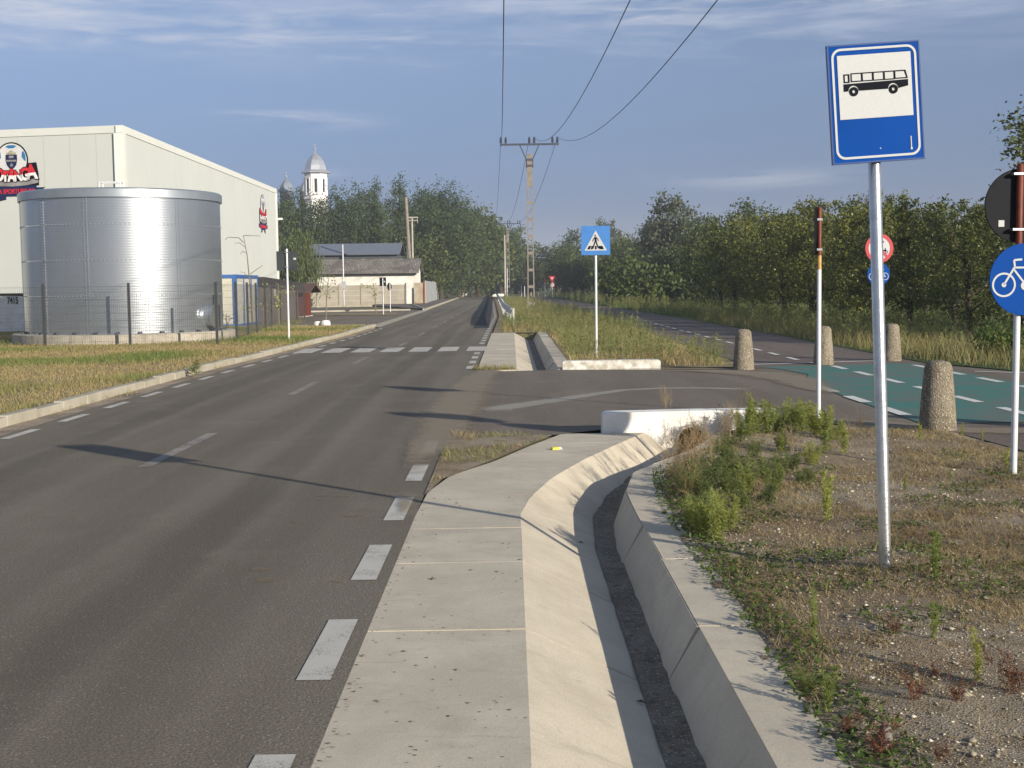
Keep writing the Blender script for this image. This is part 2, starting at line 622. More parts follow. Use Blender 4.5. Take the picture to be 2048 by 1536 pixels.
M['pole_pale'] = mat('pole_pale_concrete', (0.42, 0.39, 0.33), 0.9, 0, 0.2, 3)
M['steel_dark'] = mat('dark_steel', (0.065, 0.075, 0.10), 0.6, 0.4)
M['insul'] = mat('brown_insulator', (0.05, 0.05, 0.075), 0.25)
M['wire'] = mat('cable_wire', (0.05, 0.055, 0.07), 0.6, 0.4)
M['fence_post'] = mat('fence_post_grey', (0.055, 0.058, 0.058), 0.5, 0.2)
M['fence_wire'] = mat('fence_wire_grey', (0.14, 0.145, 0.145), 0.5, 0.3)
M['aggregate'] = ground_mat('exposed_aggregate', ((0.29, 0.245, 0.18), (0.23, 0.195, 0.14), (0.15, 0.125, 0.085)), (3, 9, 120), ((0.56, 0.50, 0.39), 46, 0.45), 0.9)
M['bark'] = mat('bark', (0.085, 0.066, 0.046), 0.95, 0, 0.4, 9, 0.8, 25)
M['bark_pale'] = mat('bark_pale', (0.20, 0.165, 0.125), 0.9, 0, 0.3, 9)
M['stem'] = mat('weed_stem', (0.20, 0.19, 0.075), 0.8, 0, 0.3, 9)
M['stem_dead'] = mat('dead_stem', (0.24, 0.16, 0.09), 0.9, 0, 0.35, 9)
M['poplar'] = leaf_mat('poplar_leaves', (0.046, 0.070, 0.032), (0.088, 0.122, 0.050), (0.13, 0.16, 0.075))
M['decid'] = leaf_mat('broad_leaves', (0.046, 0.070, 0.024), (0.105, 0.135, 0.042), (0.15, 0.15, 0.045))
M['orchard'] = leaf_mat('orchard_leaves', (0.050, 0.068, 0.020), (0.20, 0.215, 0.055), (0.46, 0.42, 0.14), 0.3, 0.42)
M['willow'] = leaf_mat('willow_leaves', (0.085, 0.115, 0.045), (0.145, 0.18, 0.07), (0.2, 0.22, 0.1))
M['silver'] = leaf_mat('silver_leaves', (0.085, 0.10, 0.055), (0.16, 0.175, 0.10), (0.23, 0.22, 0.12))
M['weed'] = leaf_mat('weed_leaves', (0.21, 0.26, 0.075), (0.35, 0.38, 0.14), (0.42, 0.38, 0.19), 0.4)
M['weed_deep'] = leaf_mat('weed_deep_leaves', (0.11, 0.15, 0.06), (0.20, 0.235, 0.095), (0.28, 0.25, 0.12), 0.4)
M['weed_dead'] = leaf_mat('dead_weed_leaves', (0.24, 0.16, 0.095), (0.38, 0.29, 0.18), (0.34, 0.16, 0.09), 0.25)
M['weed_red'] = leaf_mat('red_weed_leaves', (0.10, 0.034, 0.024), (0.17, 0.075, 0.045), (0.22, 0.15, 0.07), 0.2)
M['island_weed'] = leaf_mat('island_weed_leaves', (0.18, 0.205, 0.085), (0.32, 0.325, 0.155), (0.43, 0.31, 0.19), 0.35)
M['straw'] = leaf_mat('straw_blades', (0.16, 0.105, 0.048), (0.46, 0.36, 0.19), (0.16, 0.165, 0.055), 0.2)
M['grass_mix'] = leaf_mat('mixed_grass', (0.32, 0.25, 0.14), (0.20, 0.205, 0.08), (0.12, 0.165, 0.045), 0.25)
M['island_mix'] = leaf_mat('island_grass', (0.36, 0.25, 0.15), (0.23, 0.25, 0.10), (0.42, 0.38, 0.20), 0.35)
M['cover'] = leaf_mat('ground_cover_leaves', (0.050, 0.092, 0.018), (0.12, 0.165, 0.04), (0.26, 0.19, 0.07), 0.3)
M['field'] = leaf_mat('field_grass', (0.075, 0.115, 0.035), (0.16, 0.18, 0.06), (0.25, 0.22, 0.09), 0.3)

# ================================================================== SETTING
F0 = 4290.0


def road_right(Y):
    return -0.71 if Y < 70 else -0.71 - 0.0155 * (Y - 70)


def road_left(Y):
    if Y < 26:
        return -6.02
    if Y < 44:
        return -6.02 + (Y - 26) / 18 * 0.5
    return road_right(Y) - 4.81


# the ground: one sheet out to the horizon, dipped under the two drainage channels
def graded(lo, hi, step, ends):
    return sorted(set(np.round(np.concatenate([np.arange(lo, hi + 1e-6, step), ends]), 3).tolist()))


gx = graded(-2, 4, 0.25, [-2500, -900, -400, -150, -60, -30, -15, -8, -4, 6, 8, 12, 20, 35, 70, 150, 400, 900, 2500])
gy = graded(-6, 50, 0.5, [-400, -100, -30, -12, 60, 80, 110, 160, 250, 400, 700, 1200, 2500])
GX, GY = np.meshgrid(gx, gy)
gz = np.full(GX.shape, -0.035)
mid = np.interp(GY, [-6, 9.5, 11.5, 13, 14.4, 20, 21], [0.62, 0.62, 0.95, 1.3, 1.8, 1.8, 0.62])
dip = (np.abs(GX - mid) < 0.95) & (((GY < 14.6) & (GY > -7)) | ((GY > 25.3) & (GY < 45.7)))
gz[dip] = -0.75
nxv = len(gx)
gv = np.stack([GX, GY, gz], -1).reshape(-1, 3)
ii = np.arange(len(gy) - 1)[:, None] * nxv + np.arange(nxv - 1)[None]
gf = np.stack([ii, ii + 1, ii + nxv + 1, ii + nxv], -1).reshape(-1, 4)
tag(np_mesh('ground', gv, gf, M['soil']), kind='structure')

# road
Ys = [-25, 0, 10, 20, 26, 32, 38, 44, 55, 70, 90, 120, 160, 200, 250, 262]
rp = [(road_right(y), y) for y in Ys] + [(road_left(y), y) for y in reversed(Ys)]
sheet('road', [rp], 0.0, M['asphalt'])
# cross street at the far end
sheet('cross_street', [[(-80, 259), (60, 262), (60, 268), (-80, 266)]], -0.006, M['asphalt_side'])
# darker asphalt patch along the right edge
sheet('road_patch', [[tuple(U(x, y)[:2]) for x, y in ((946, 656), (978, 656), (984, 622), (986, 596), (975, 592), (971, 606), (966, 620), (957, 640))]], 0.004, M['asphalt_patch'])


def dash(x, y0, y1, w, dxdy=0.0):
    return [(x - w / 2, y0), (x + w / 2, y0), (x + w / 2 + dxdy, y1), (x - w / 2 + dxdy, y1)]


edge = [dash(road_right(y) - 0.145, y, y + 1.0, 0.145) for y in np.arange(5.376 - 1.875 * 3, 13.5, 1.875)]
edge += [dash(road_right(y) - 0.145, y, y + 1.0, 0.145) for y in np.arange(5.376 + 1.875 * 11, 150, 1.875) if not 33 < y < 36]
edge += [dash(road_left(y) + 0.28, y, y + 1.0, 0.12, road_left(y + 1) - road_left(y)) for y in np.arange(14.6 - 1.85 * 6, 52, 1.85)]
sheet('edge_marking', edge, 0.004, M['paint'])
sheet('worn_edge_marking', [dash(-0.855, 14.75, 15.75, 0.14), dash(-0.855, 20.4, 21.4, 0.14), dash(-0.855, 22.2, 23.2, 0.14)], 0.004, M['paint_faint'])
sheet('centre_marking', [dash(-3.46 + (0.3 if y > 35 else 0), y, y + 2.8, 0.125) for y in np.arange(12.1 - 16.2, 130, 8.1)], 0.004, M['paint_dim'])
sheet('crossing_marking', [[(x, 33.3), (x + 0.5, 33.3), (x + 0.5, 35.7), (x, 35.7)] for x in np.arange(-5.64, -0.7, 0.745)], 0.0045, M['paint'])
sheet('patch_seam', [[(-4.2, 31.9), (-0.8, 31.9), (-0.8, 32.02), (-4.2, 32.02)]], 0.005, M['paint_faint'])  # seam of a road patch, drawn as a faint pale line

def fade_mat(name, col, amount, scale=9):
    """thin dust or worn paint that thins out towards its edges"""
    ma = bpy.data.materials.new(name)
    ma.use_nodes = True
    T = NT(ma.node_tree)
    nt = ma.node_tree
    bs = nt.nodes['Principled BSDF']
    co = T.n('ShaderNodeTexCoord').outputs['Object']
    at_ = T.n('ShaderNodeAttribute', attribute_name='tint').outputs['Fac']
    n_ = T.math('ADD', T.math('MULTIPLY', T.noise(co, scale, 5, 0.7), 0.65), T.math('MULTIPLY', T.noise(co, scale * 9, 3, 0.7), 0.35))
    a_ = T.math('MULTIPLY', T.ramp(T.math('ADD', T.math('MULTIPLY', at_, 0.62), n_), 0.55, 1.05), amount)
    T.put(bs.inputs['Base Color'], T.mix(T.noise(co, scale * 5, 3, 0.7), col, tuple(c * 0.72 for c in col)))
    bs.inputs['Roughness'].default_value = 0.95
    bs.inputs['Specular IOR Level'].default_value = 0.15
    tr = T.n('ShaderNodeBsdfTransparent')
    mx = T.n('ShaderNodeMixShader')
    T.put(mx.inputs[0], a_)
    nt.links.new(tr.outputs[0], mx.inputs[1])
    nt.links.new(bs.outputs[0], mx.inputs[2])
    nt.links.new(mx.outputs[0], nt.nodes['Material Output'].inputs[0])
    return ma


def fade_strip(name, paths, z, m_):
    """paths: lists of (x, y, half width); full in the middle, nothing at the edges"""
    V, F, Tn = [], [], []
    for P in paths:
        P = [Vector((p[0], p[1], p[2])) for p in P]
        b0 = len(V)
        for i, p in enumerate(P):
            d = P[min(i + 1, len(P) - 1)] - P[max(i - 1, 0)]
            d = Vector((d.x, d.y)).normalized()
            nx_, ny_ = -d.y, d.x
            end = 0.0 if i in (0, len(P) - 1) else 1.0
            for o_, t_ in ((-1, 0), (-.45, .8), (0, 1), (.45, .8), (1, 0)):
                V.append((p.x + nx_ * o_ * p.z, p.y + ny_ * o_ * p.z, z))
                Tn.append(t_ * end)
        for i in range(len(P) - 1):
            for k in range(4):
                q = b0 + i * 5 + k
                F.append((q, q + 1, q + 6, q + 5))
    return tag(np_mesh(name, V, F, m_, Tn), kind='structure')


fade_strip('wheel_track', [[(x_, y_, .34) for y_ in range(2, 120, 4)] for x_ in (-1.55, -2.85, -4.15, -5.2)], 0.0022, fade_mat('worn_wheel_track', (0.185, 0.160, 0.125), 0.12, 2.2))
fade_strip('oil_track', [[(x_ + .12 * math.sin(y_ * .21), y_, .30) for y_ in range(2, 110, 4)] for x_ in (-2.2, -4.7)], 0.0024, fade_mat('oil_darkening', (0.075, 0.066, 0.053), 0.13, 1.6))


# left kerb, laid in separate stones
kb = MB()
rk = random.Random(3)
y = -8.0
while y < 54.5:
    y2 = y + 1.0
    a, b = road_left(y) - 0.22, road_left(y2) - 0.22
    o1, o2, z1 = rk.uniform(-.018, .018), rk.uniform(-.018, .018), 0.125 + rk.uniform(-.013, .013)
    kb.slab([(a + o1, y + .008), (b + o2, y2 - .008), (b + o2 - .15, y2 - .008), (a + o1 - .15, y + .008)], -0.1, z1)
    y = y2
for i in range(60):
    y = 92 + i * 2.5
    a, b = road_left(y) - 0.25, road_left(y + 2.49) - 0.25
    kb.slab([(a, y), (b, y + 2.48), (b - .15, y + 2.48), (a - .15, y)], -0.1, 0.12)
tag(kb.build('kerb', M['concrete_old'], bevel=0.012), kind='structure')
# flush concrete strip across the mouth of the side street
sheet('kerb_strip', [[(road_left(54.5) + .02, 54.5), (road_left(92) + .02, 92), (road_left(92) - .55, 92), (road_left(54.5) - .55, 54.5)]], 0.006, M['concrete_old'])
# dusty gutter line at the foot of the kerb
sheet('gutter', [[(road_left(y) + (.10 if 0 <= i < 99 else 0) + 0.03 * math.sin(y * 1.3), y) for i, y in enumerate(np.arange(-6, 54, 1.0))] +
                 [(road_left(y) - .23, y) for y in np.arange(53, -7, -1.0)]], 0.003, M['dust'])

# left verge, a little above the road
vg = [(road_left(y) - 0.36, y) for y in np.arange(-8, 54, 2.0)]
corner = [(-7.0, 54.8), (-9.0, 55.3), (-60, 56.2), (-60, -8)]
sheet('verge', [vg + corner], 0.10, M['verge'])
# car park and side street beyond it
sheet('car_park', [[(road_left(55) - .5, 55.9), (road_left(92) - .5, 92), (-12, 104), (-18, 116), (-46, 116), (-46, 57), (-12, 56.3)]], 0.004, M['asphalt_side'])
ck = MB()
for a, b in (((-6.2, 54.9), (-12, 55.5)), ((-12.02, 55.5), (-22, 56.3)), ((-7.2, 93), (-11.5, 92)), ((-11.52, 92), (-14.5, 90.5)), ((-12.5, 117.2), (-19, 116.2)), ((-19.02, 116.2), (-30, 116.4)),
             ((-6.4, 96), (-8.8, 117))):
    ck.bar((a[0], a[1], 0.03), (b[0], b[1], 0.03), 0.16, 0.16)
tag(ck.build('car_park_kerb', M['concrete_old']), kind='structure')
sheet('traffic_island', [[(-6.9, 78), (-11.8, 79), (-12.8, 83.5), (-7.4, 84)]], 0.03, M['verge'])
sheet('pavement', [[(-6.5, 96), (-12.2, 117), (-13.5, 127), (-8.9, 130), (-9.5, 190), (-7.9, 190), (-6.9, 120)]], 0.05, M['asphalt_path'])
# entrance road across the channels
ent = [(-0.709, 14.6), (0.47, 14.3), (1.0, 14.75), (2.95, 14.75), (3.3, 15.6), (4.0, 15.2), (4.75, 14.2), (14, 14.2), (14, 23.2), (9.0, 23.4), (8.1, 26.4), (4.6, 25.3),
       (3.1, 25.1), (0.95, 25.4), (-0.15, 25.2), (-0.709, 26.2)]
sheet('entrance_road', [ent], 0.002, M['asphalt_side'])
stn = []
for px_s, py_s, rr_s in ((600, 1045, .06), (685, 993, .07), (648, 992, .05), (705, 1032, .08), (520, 1140, .06), (530, 1162, .07), (672, 1164, .04), (640, 1000, .04)):
    p = U(px_s, py_s)
    stn.append([(p.x - rr_s * 1.3, p.y, rr_s * .5), (p.x - rr_s * .5, p.y + .01, rr_s * 1.1), (p.x + rr_s * .4, p.y, rr_s), (p.x + rr_s * 1.2, p.y - .01, rr_s * .5)])
fade_strip('sand_stain', stn, 0.0035, fade_mat('sand_stain', (0.30, 0.235, 0.155), 0.45, 22))
# sandy dust where the entrance joins the road, gravel wedge at its near corner
M['dust_fade'] = fade_mat('sandy_dust', (0.37, 0.31, 0.23), 0.66, 4.5)
fade_strip('dust_patch', [[(-.95, 11.0, .1), (-.88, 13.0, .28), (-.80, 15, .42), (-.80, 17, .52), (-.75, 19, .55), (-.70, 21.5, .5), (-.62, 23.5, .42), (-.45, 25.0, .35), (-.3, 26, .2)],
                          [(2.6, 24.7, .1), (3.6, 24.4, .4), (4.5, 23.3, .7), (4.8, 21.8, .6), (4.7, 20.0, .35), (4.7, 18.5, .1)],
                          [(1.2, 25.2, .08), (2.5, 25.2, .2), (4.0, 25.0, .3), (4.8, 25.0, .1)],
                          [(3.0, 15.4, .1), (3.6, 15.3, .3), (4.2, 14.8, .4), (5.0, 14.1, .4), (6.5, 13.8, .3), (8, 13.6, .1)],
                          [(-.80, 9.2, .03), (-.82, 9.8, .08), (-.8, 10.5, .1)]], 0.0165, M['dust_fade'])
arc_px = [(958, 826), (1000, 817), (1060, 808), (1116, 800), (1180, 790), (1243, 781), (1320, 777), (1393, 776.5), (1460, 778), (1523, 781)]
al = [U(x, y) for x, y in arc_px]
fade_strip('turn_marking', [[(p.x, p.y, .42 - .24 * min(1, i / 5)) for i, p in enumerate(al)]], 0.006, fade_mat('worn_turn_marking', (0.50, 0.47, 0.41), 0.60, 5))
# bicycle path
bp = [(4.72, y) for y in (25.0, 40)] + [(4.9, 60), (4.2, 90), (3.2, 130), (2.2, 200), (4.2, 200), (6.6, 130), (7.4, 90), (8.2, 60), (8.35, 40), (8.25, 25.6)]
sheet('bike_path', [bp, [(4.76, 14.6), (8.2, 14.6), (8.2, -4), (5.2, -4), (4.95, 12)]], 0.006, M['asphalt_path'])
gp = [(4.80, 25.4), (8.0, 25.9), (8.18, 14.9), (4.72, 14.9), (4.78, 19), (4.9, 21.5), (5.3, 23.2), (5.1, 24.6)]
sheet('green_crossing', [gp], 0.010, M['green'])
pd = []
for y in np.arange(15.55, 25.2, 1.75):
    pd += [dash(6.28, y + .1, y + 1.1, .14), dash(7.85, y, y + 1.0, .14)]
    if y < 20:
        pd.append(dash(4.82, y + .3, y + 1.3, .16))
pd += [dash(6.05 - .02 * (y - 30) / 10, y, y + 1.0, .12) for y in np.arange(27.5, 60, 2.0)]
pd += [[(4.75, 26.0), (8.1, 26.9), (8.1, 27.05), (4.75, 26.15)], [(8.3, 23.3), (9.2, 22.5), (9.26, 22.58), (8.36, 23.38)], [(4.95, 12.1), (5.4, 12.5), (5.4, 12.6), (4.9, 12.2)], dash(5.0, 9, 11.6, .1)]
sheet('path_marking', pd, 0.014, M['paint_bright'])
# island between road and path, meadow beyond the path
sheet('grass_island', [[(0.95, 25.75), (4.72, 25.75), (4.72, 40), (4.9, 60), (4.2, 90), (3.2, 130), (2.2, 200), (-2.6, 200), (-1.5, 130), (-0.65, 71), (-0.65, 46), (0.95, 46)]], -0.004, M['verge'])
sheet('meadow', [[(8.4, 26.5), (9.2, 23.6), (14, 23.3), (90, 23.3), (120, 330), (6, 255), (5, 200), (7, 130), (7.6, 90), (8.3, 60), (8.45, 40)]], -0.008, M['meadow'])

# gravel bed round the bus stop, a rough surface
nx_, ny_ = 95, 360
xx = np.linspace(1.02, 4.95, nx_)
yy = np.linspace(-3, 14.9, ny_)
GX, GY = np.meshgrid(xx, yy)
# keep clear of the channel where it bends to the culvert
lim = np.interp(GY, [-3, 9.5, 11.2, 12.0, 13.0, 14.2, 14.45, 14.9], [1.08, 1.08, 1.22, 1.55, 1.95, 2.35, 2.42, 3.0])
GX = lim + (GX - 1.02) / (4.95 - 1.02) * (4.95 - lim)
gzz = 0.004 + 0.035 * (vnoise(GX, GY, 1.1, 1) - .35) + 0.022 * (vnoise(GX, GY, 4.3, 2) - .5) + 0.010 * (vnoise(GX, GY, 14, 3) - .5)
gzz += 0.07 * np.exp(-((GX - 2.15) ** 2 + (GY - 7.35) ** 2) / 0.20)
gzz = np.where(GX < lim + .1, gzz - 0.012, gzz)
gzz = np.where(GX > 4.8, np.minimum(gzz, 0.0), gzz)
gv = np.stack([GX, GY, gzz], -1).reshape(-1, 3)
ii = np.arange(ny_ - 1)[:, None] * nx_ + np.arange(nx_ - 1)[None]
gf = np.stack([ii, ii + 1, ii + nx_ + 1, ii + nx_], -1).reshape(-1, 4)
tag(np_mesh('gravel_bed', gv, gf, M['gravel'], smooth=True), kind='structure')


def bed_z(x, y):
    return 0.004 + 0.035 * (vnoise(x, y, 1.1, 1) - .35) + 0.022 * (vnoise(x, y, 4.3, 2) - .5) + 0.07 * np.exp(-((x - 2.15) ** 2 + (y - 7.35) ** 2) / 0.20)


sheet('gravel_wedge', [[(-0.709, 10.2), (-0.60, 11.1), (-0.2, 12.25), (0.12, 13.3), (0.44, 14.25), (-0.2, 14.5), (-0.709, 14.6)]], 0.006, M['gravel'])
# far wooded ridge
hb_v, hb_f, hb_c = [], [], []
hx = np.arange(-900, 1300, 9.0)
nr = 10
for k in range(nr):
    t = k / (nr - 1)
    hz = (20 + 16 * vnoise(hx, 0 * hx, 0.004, 5) + 6 * vnoise(hx, 0 * hx + 9, 0.02, 6)) * math.sin(t * math.pi / 2) + (6 * vnoise(hx, 0 * hx + k * 7, 0.08, 8) if k else 0) - 1
    hb_v += [(x, 930 + 260 * t, z) for x, z in zip(hx, hz)]
for k in range(nr - 1):
    for i in range(len(hx) - 1):
        a = k * len(hx) + i
        hb_f.append((a, a + 1, a + len(hx) + 1, a + len(hx)))
M['ridge'] = mat('ridge_woods', (0.050, 0.072, 0.030), 0.95, 0, 0, 0.05, dark=(0.030, 0.046, 0.022))
tag(np_mesh('wooded_hill', hb_v, hb_f, M['ridge']), kind='structure')

# ================================================================== CHANNELS
def channel(name, label, st, joints):
    """st: stations of (L0, L1, FL, FR, WT, SO) points; floor at z = -0.27"""
    root = thing(name, label, 'drainage channel')
    zs = (0.0, 0.002, -0.265, -0.265, 0.006, 0.004)
    A = np.array(st)                                   # stations x 6 x 2
    # resample to joints
    s_at = np.linspace(0, len(st) - 1, joints + 1)

    def P(s, k):
        i = int(min(math.floor(s), len(st) - 2))
        q = A[i, k] * (1 - (s - i)) + A[i + 1, k] * (s - i)
        return q
    rr = random.Random(11)
    parts = {'road_slab': (0, 1), 'sloped_side': (1, 2), 'side_wall': (3, 4), 'back_slab': (4, 5)}
    for pn, (k0, k1) in parts.items():
        b = MB()
        for j in range(joints):
            s0, s1 = s_at[j] + .0035, s_at[j + 1] - .0035
            off = rr.uniform(-.010, .010) if pn in ('side_wall', 'back_slab') else rr.uniform(-.003, .003)
            oz = rr.uniform(-.006, .006) if pn in ('back_slab', 'side_wall') else rr.uniform(-.002, .002)
            sub = 4
            rows = []
            for q in range(sub + 1):
                s = s0 + (s1 - s0) * q / sub
                a, c = P(s, k0), P(s, k1)
                rows.append(((a[0], a[1], zs[k0]), (c[0] + (off if k1 > 3 or k0 > 3 else 0), c[1], zs[k1] + (oz if zs[k1] > -.1 else 0))))
            for q in range(sub):
                (a, c), (a2, c2) = rows[q], rows[q + 1]
                th = 0.08
                if pn in ('road_slab', 'back_slab'):
                    d = Vector((0, 0, -th))
                else:
                    e1, e2 = Vector(c) - Vector(a), Vector(a2) - Vector(a)
                    d = e1.cross(e2).normalized() * -th
                    if d.z > 0:
                        d = -d
                top = [Vector(a), Vector(c), Vector(c2), Vector(a2)]
                b.add(top + [p + d for p in top], [(0, 1, 2, 3), (7, 6, 5, 4), (0, 4, 5, 1), (1, 5, 6, 2), (2, 6, 7, 3), (3, 7, 4, 0)])
        b.build(pn, M['concrete'], root)
    # silt on the floor, with a rough surface
    n = 160
    vs, fs = [], []
    for j in range(n + 1):
        s = (len(st) - 1) * j / n
        a, c = P(s, 2), P(s, 3)
        w = np.linspace(-.06, 1.06, 9)
        for t in w:
            p = a * (1 - t) + c * t
            bmp = .02 * (float(vnoise(p[0], p[1], 7, 4)) - .4) + .014 * (float(vnoise(p[0], p[1], 21, 5)) - .5)
            vs.append((p[0], p[1], -0.258 + bmp + .01 * abs(t - .5)))
    for j in range(n):
        for k in range(8):
            q = j * 9 + k
            fs.append((q, q + 1, q + 10, q + 9))
    np_mesh('silt_floor', vs, fs, M['silt'], smooth=True, parent=root)
    return root


S = []
for y in (-3, 0, 3, 6, 8, 9.3):
    S.append(((-.712, y), (.05, y), (.60, y), (.735, y), (.885, y), (1.15, y)))
S.append(((-.69, 10.4), (.12, 10.0), (.66, 10.6), (.79, 10.25), (.90, 10.3), (1.18, 10.2)))
S.append(((-.55, 11.3), (.34, 11.1), (.85, 11.6), (.96, 11.35), (1.06, 11.35), (1.33, 11.1)))
S.append(((-.18, 12.2), (.66, 12.2), (1.14, 12.7), (1.27, 12.3), (1.38, 12.0), (1.66, 11.75)))
S.append(((.16, 13.3), (1.05, 13.3), (1.5, 13.6), (1.64, 13.2), (1.78, 12.8), (2.05, 12.5)))
S.append(((.55, 14.42), (1.47, 14.42), (1.82, 14.42), (2.06, 14.42), (2.28, 14.3), (2.5, 14.1)))
channel('drainage_channel', 'concrete roadside drainage channel in the foreground bending right to the culvert mouth', S, 13)
S2 = [((-.69, y), (.10 + dd, y), (.585, y), (.76, y), (.93, y), (1.22, y)) for y, dd in ((25.55, .0), (32, 0), (39, 0), (46, 0))]
channel('drainage_channel', 'far concrete drainage channel beyond the entrance, beside the zebra crossing', S2, 14)

# headwalls
hw = thing('culvert_headwall', 'white painted culvert headwall with a round pipe mouth, nearer one', 'headwall', (0, 0, 0))
b = MB()
px, pz, pr = 2.0, -0.10, 0.17
n = 20
# front face with the pipe hole: two halves round the arc
lo = [(1.0, -.5), (px - pr, -.5)] + [(px + pr * math.cos(a), pz + pr * math.sin(a)) for a in np.linspace(math.pi, math.pi / 2, n)] + [(px, .235), (1.05, .222), (1.02, .21), (1.005, .18)]
hi = [(px + pr, -.5), (2.97, -.5), (2.97, .20), (2.95, .235), (px, .235)] + [(px + pr * math.cos(a), pz + pr * math.sin(a)) for a in np.linspace(math.pi / 2, 0, n)]
b.extrude(lo, 14.44, 14.70).extrude(hi, 14.44, 14.70)
b.build('wall', M['white_wash'], hw)
p = MB()
p.ring(px, pz, pr - .02, pr + .012, 14.425, 15.2, 40)
p.build('pipe', M['concrete_base'], hw)
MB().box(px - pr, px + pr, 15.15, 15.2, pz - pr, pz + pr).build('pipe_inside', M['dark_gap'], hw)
M['wash_peel'] = mat('peeling_limewash', (0.74, 0.72, 0.66), 0.9, 0, 0, 7, 0.6, 30, dark=(0.42, 0.38, 0.30))
b = MB()
b.extrude([(1.0, -.3), (2.93, -.06), (2.93, .13), (2.9, .165), (1.03, .165), (1.0, .15)], 25.52, 25.82)
tag(b.build('culvert_headwall', M['wash_peel']), 'low white headwall with peeling paint beyond the entrance road', 'headwall')


# ================================================================== SIGNS, POSTS, BOLLARDS
def rrect(x0, x1, z0, z1, r, n=6):
    pts = []
    for cx_, cz_, a0 in ((x1 - r, z0 + r, -90), (x1 - r, z1 - r, 0), (x0 + r, z1 - r, 90), (x0 + r, z0 + r, 180)):
        for k in range(n + 1):
            a = R(a0 + 90 * k / n)
            pts.append((cx_ + r * math.cos(a), cz_ + r * math.sin(a)))
    return pts


def frame_strip(b, outer, inner, y0, y1):
    n_ = len(outer)
    for i in range(n_):
        k = (i + 1) % n_
        b.extrude([outer[i], outer[k], inner[k], inner[i]], y0, y1)


def disc(b, cx_, cz_, r, y0, y1, n=40):
    b.extrude([(cx_ + r * math.cos(2 * math.pi * k / n), cz_ + r * math.sin(2 * math.pi * k / n)) for k in range(n)], y0, y1)


def pole(root, h, r, mt, name='pole', z0=-0.3, n=16):
    return MB().lathe([(r, z0), (r, h - r * .3), (r * .8, h)], n).build(name, mt, root, smooth=True)


# bus stop sign
bs_p = U(1771, 1147, 0.03)
bus = thing('bus_stop_sign', 'tall blue bus stop sign with a black bus, on a leaning galvanised pole', 'road sign', bs_p)
bus.rotation_euler = (0, R(-2.05), R(3))
pole(bus, 2.83, 0.0335, M['galv'], n=24)
bw, bh, zc = 0.496, 0.624, 2.578
board = MB()
yb = -0.052
board.extrude([(-bw / 2, zc - bh / 2), (bw / 2, zc - bh / 2), (bw / 2, zc + bh / 2), (-bw / 2, zc + bh / 2)], yb, yb + .018)
bo = board.build('panel', M['sign_blue'], bus)
lip = MB()
for s_ in (-1, 1):
    lip.box(s_ * bw / 2 - .004, s_ * bw / 2 + .004, yb - .002, yb + .026, zc - bh / 2 - .004, zc + bh / 2 + .004)
    lip.box(-bw / 2 + .0045, bw / 2 - .0045, yb - .002, yb + .026, zc + s_ * bh / 2 - .004, zc + s_ * bh / 2 + .004)
lip.build('rim', M['sign_edge'], bo)
bd = MB()
frame_strip(bd, rrect(-bw / 2 + .017, bw / 2 - .017, zc - bh / 2 + .02, zc + bh / 2 - .017, .05), rrect(-bw / 2 + .029, bw / 2 - .029, zc - bh / 2 + .032, zc + bh / 2 - .029, .04), yb - .003, yb)
bd.build('border', M['sign_white'], bo)
wx, wz0, wz1 = 0.200, zc - 0.080, zc + 0.258
MB().extrude([(-wx, wz0), (wx, wz0), (wx, wz1), (-wx, wz1)], yb - .003, yb).build('white_field', M['sign_white'], bo)
sc_ = MB().box(.178, .183, yb - .003, yb, zc - .252, zc - .190).box(.176, .186, yb - .0035, yb, zc - .262, zc - .250).box(.008, .014, yb - .003, yb, zc - .247, zc - .241)
sc_.build('scratch', M['sign_white'], bo)
bb = MB()
yf, yg = yb - .006, yb - .003
bx0, bx1, bz = -.185, .192, 0.0
body = [(bx0, bz + .008)]
for k in range(9):
    a = math.pi - math.pi * k / 8
    body.append((-.128 + .031 * math.cos(a), bz + .009 + .031 * math.sin(a)))
for k in range(9):
    a = math.pi - math.pi * k / 8
    body.append((.104 + .031 * math.cos(a), bz + .009 + .031 * math.sin(a)))
body += [(bx1, bz + .020), (bx1, bz + .056), (bx0, bz + .050)]
bb.extrude(body, yf, yg)
for cx_ in (-.128, .104):
    bb.ring(cx_, bz + .005, .009, .0265, yf, yg, 28)
# window band: cab window and five windows as open frames
bb2 = MB()


def frame(b, x0, x1, z0, z1, w, sk=0.0):
    o = [(x0, z0), (x1 + sk, z0), (x1, z1), (x0, z1)]
    i_ = [(x0 + w, z0 + w), (x1 + sk - w * 1.2, z0 + w), (x1 - w * 1.2, z1 - w), (x0 + w, z1 - w)]
    frame_strip(b, o, i_, yf, yg)


frame(bb, bx0 + .002, bx0 + .036, bz + .057, bz + .106, .0065)
for k in range(4):
    frame(bb, bx0 + .044 + k * .0645, bx0 + .044 + (k + 1) * .0645 + (.003 if k < 3 else 0), bz + .060, bz + .110, .0055)
frame(bb, bx0 + .044 + 4 * .0645 - .003, bx1 - .012, bz + .062, bz + .110, .006, .012)
bb.v = [(x * .93, y, zc + .060 + z * .93) for x, y, z in bb.v]
bb.build('bus_pictogram', M['black'], bo)
bo.rotation_euler = (0, R(-1.5), 0)
bo.location = (zc * math.sin(R(1.5)), 0, zc * (1 - math.cos(R(1.5))))
for z_ in (zc - .2, zc + .2):
    MB().ring(0, 0, .0348, .042, -.02, .02, 24).build('clamp', M['clamp'], bus).matrix_local = Matrix.Translation((0, 0, z_)) @ Matrix.Rotation(R(90), 4, 'X')

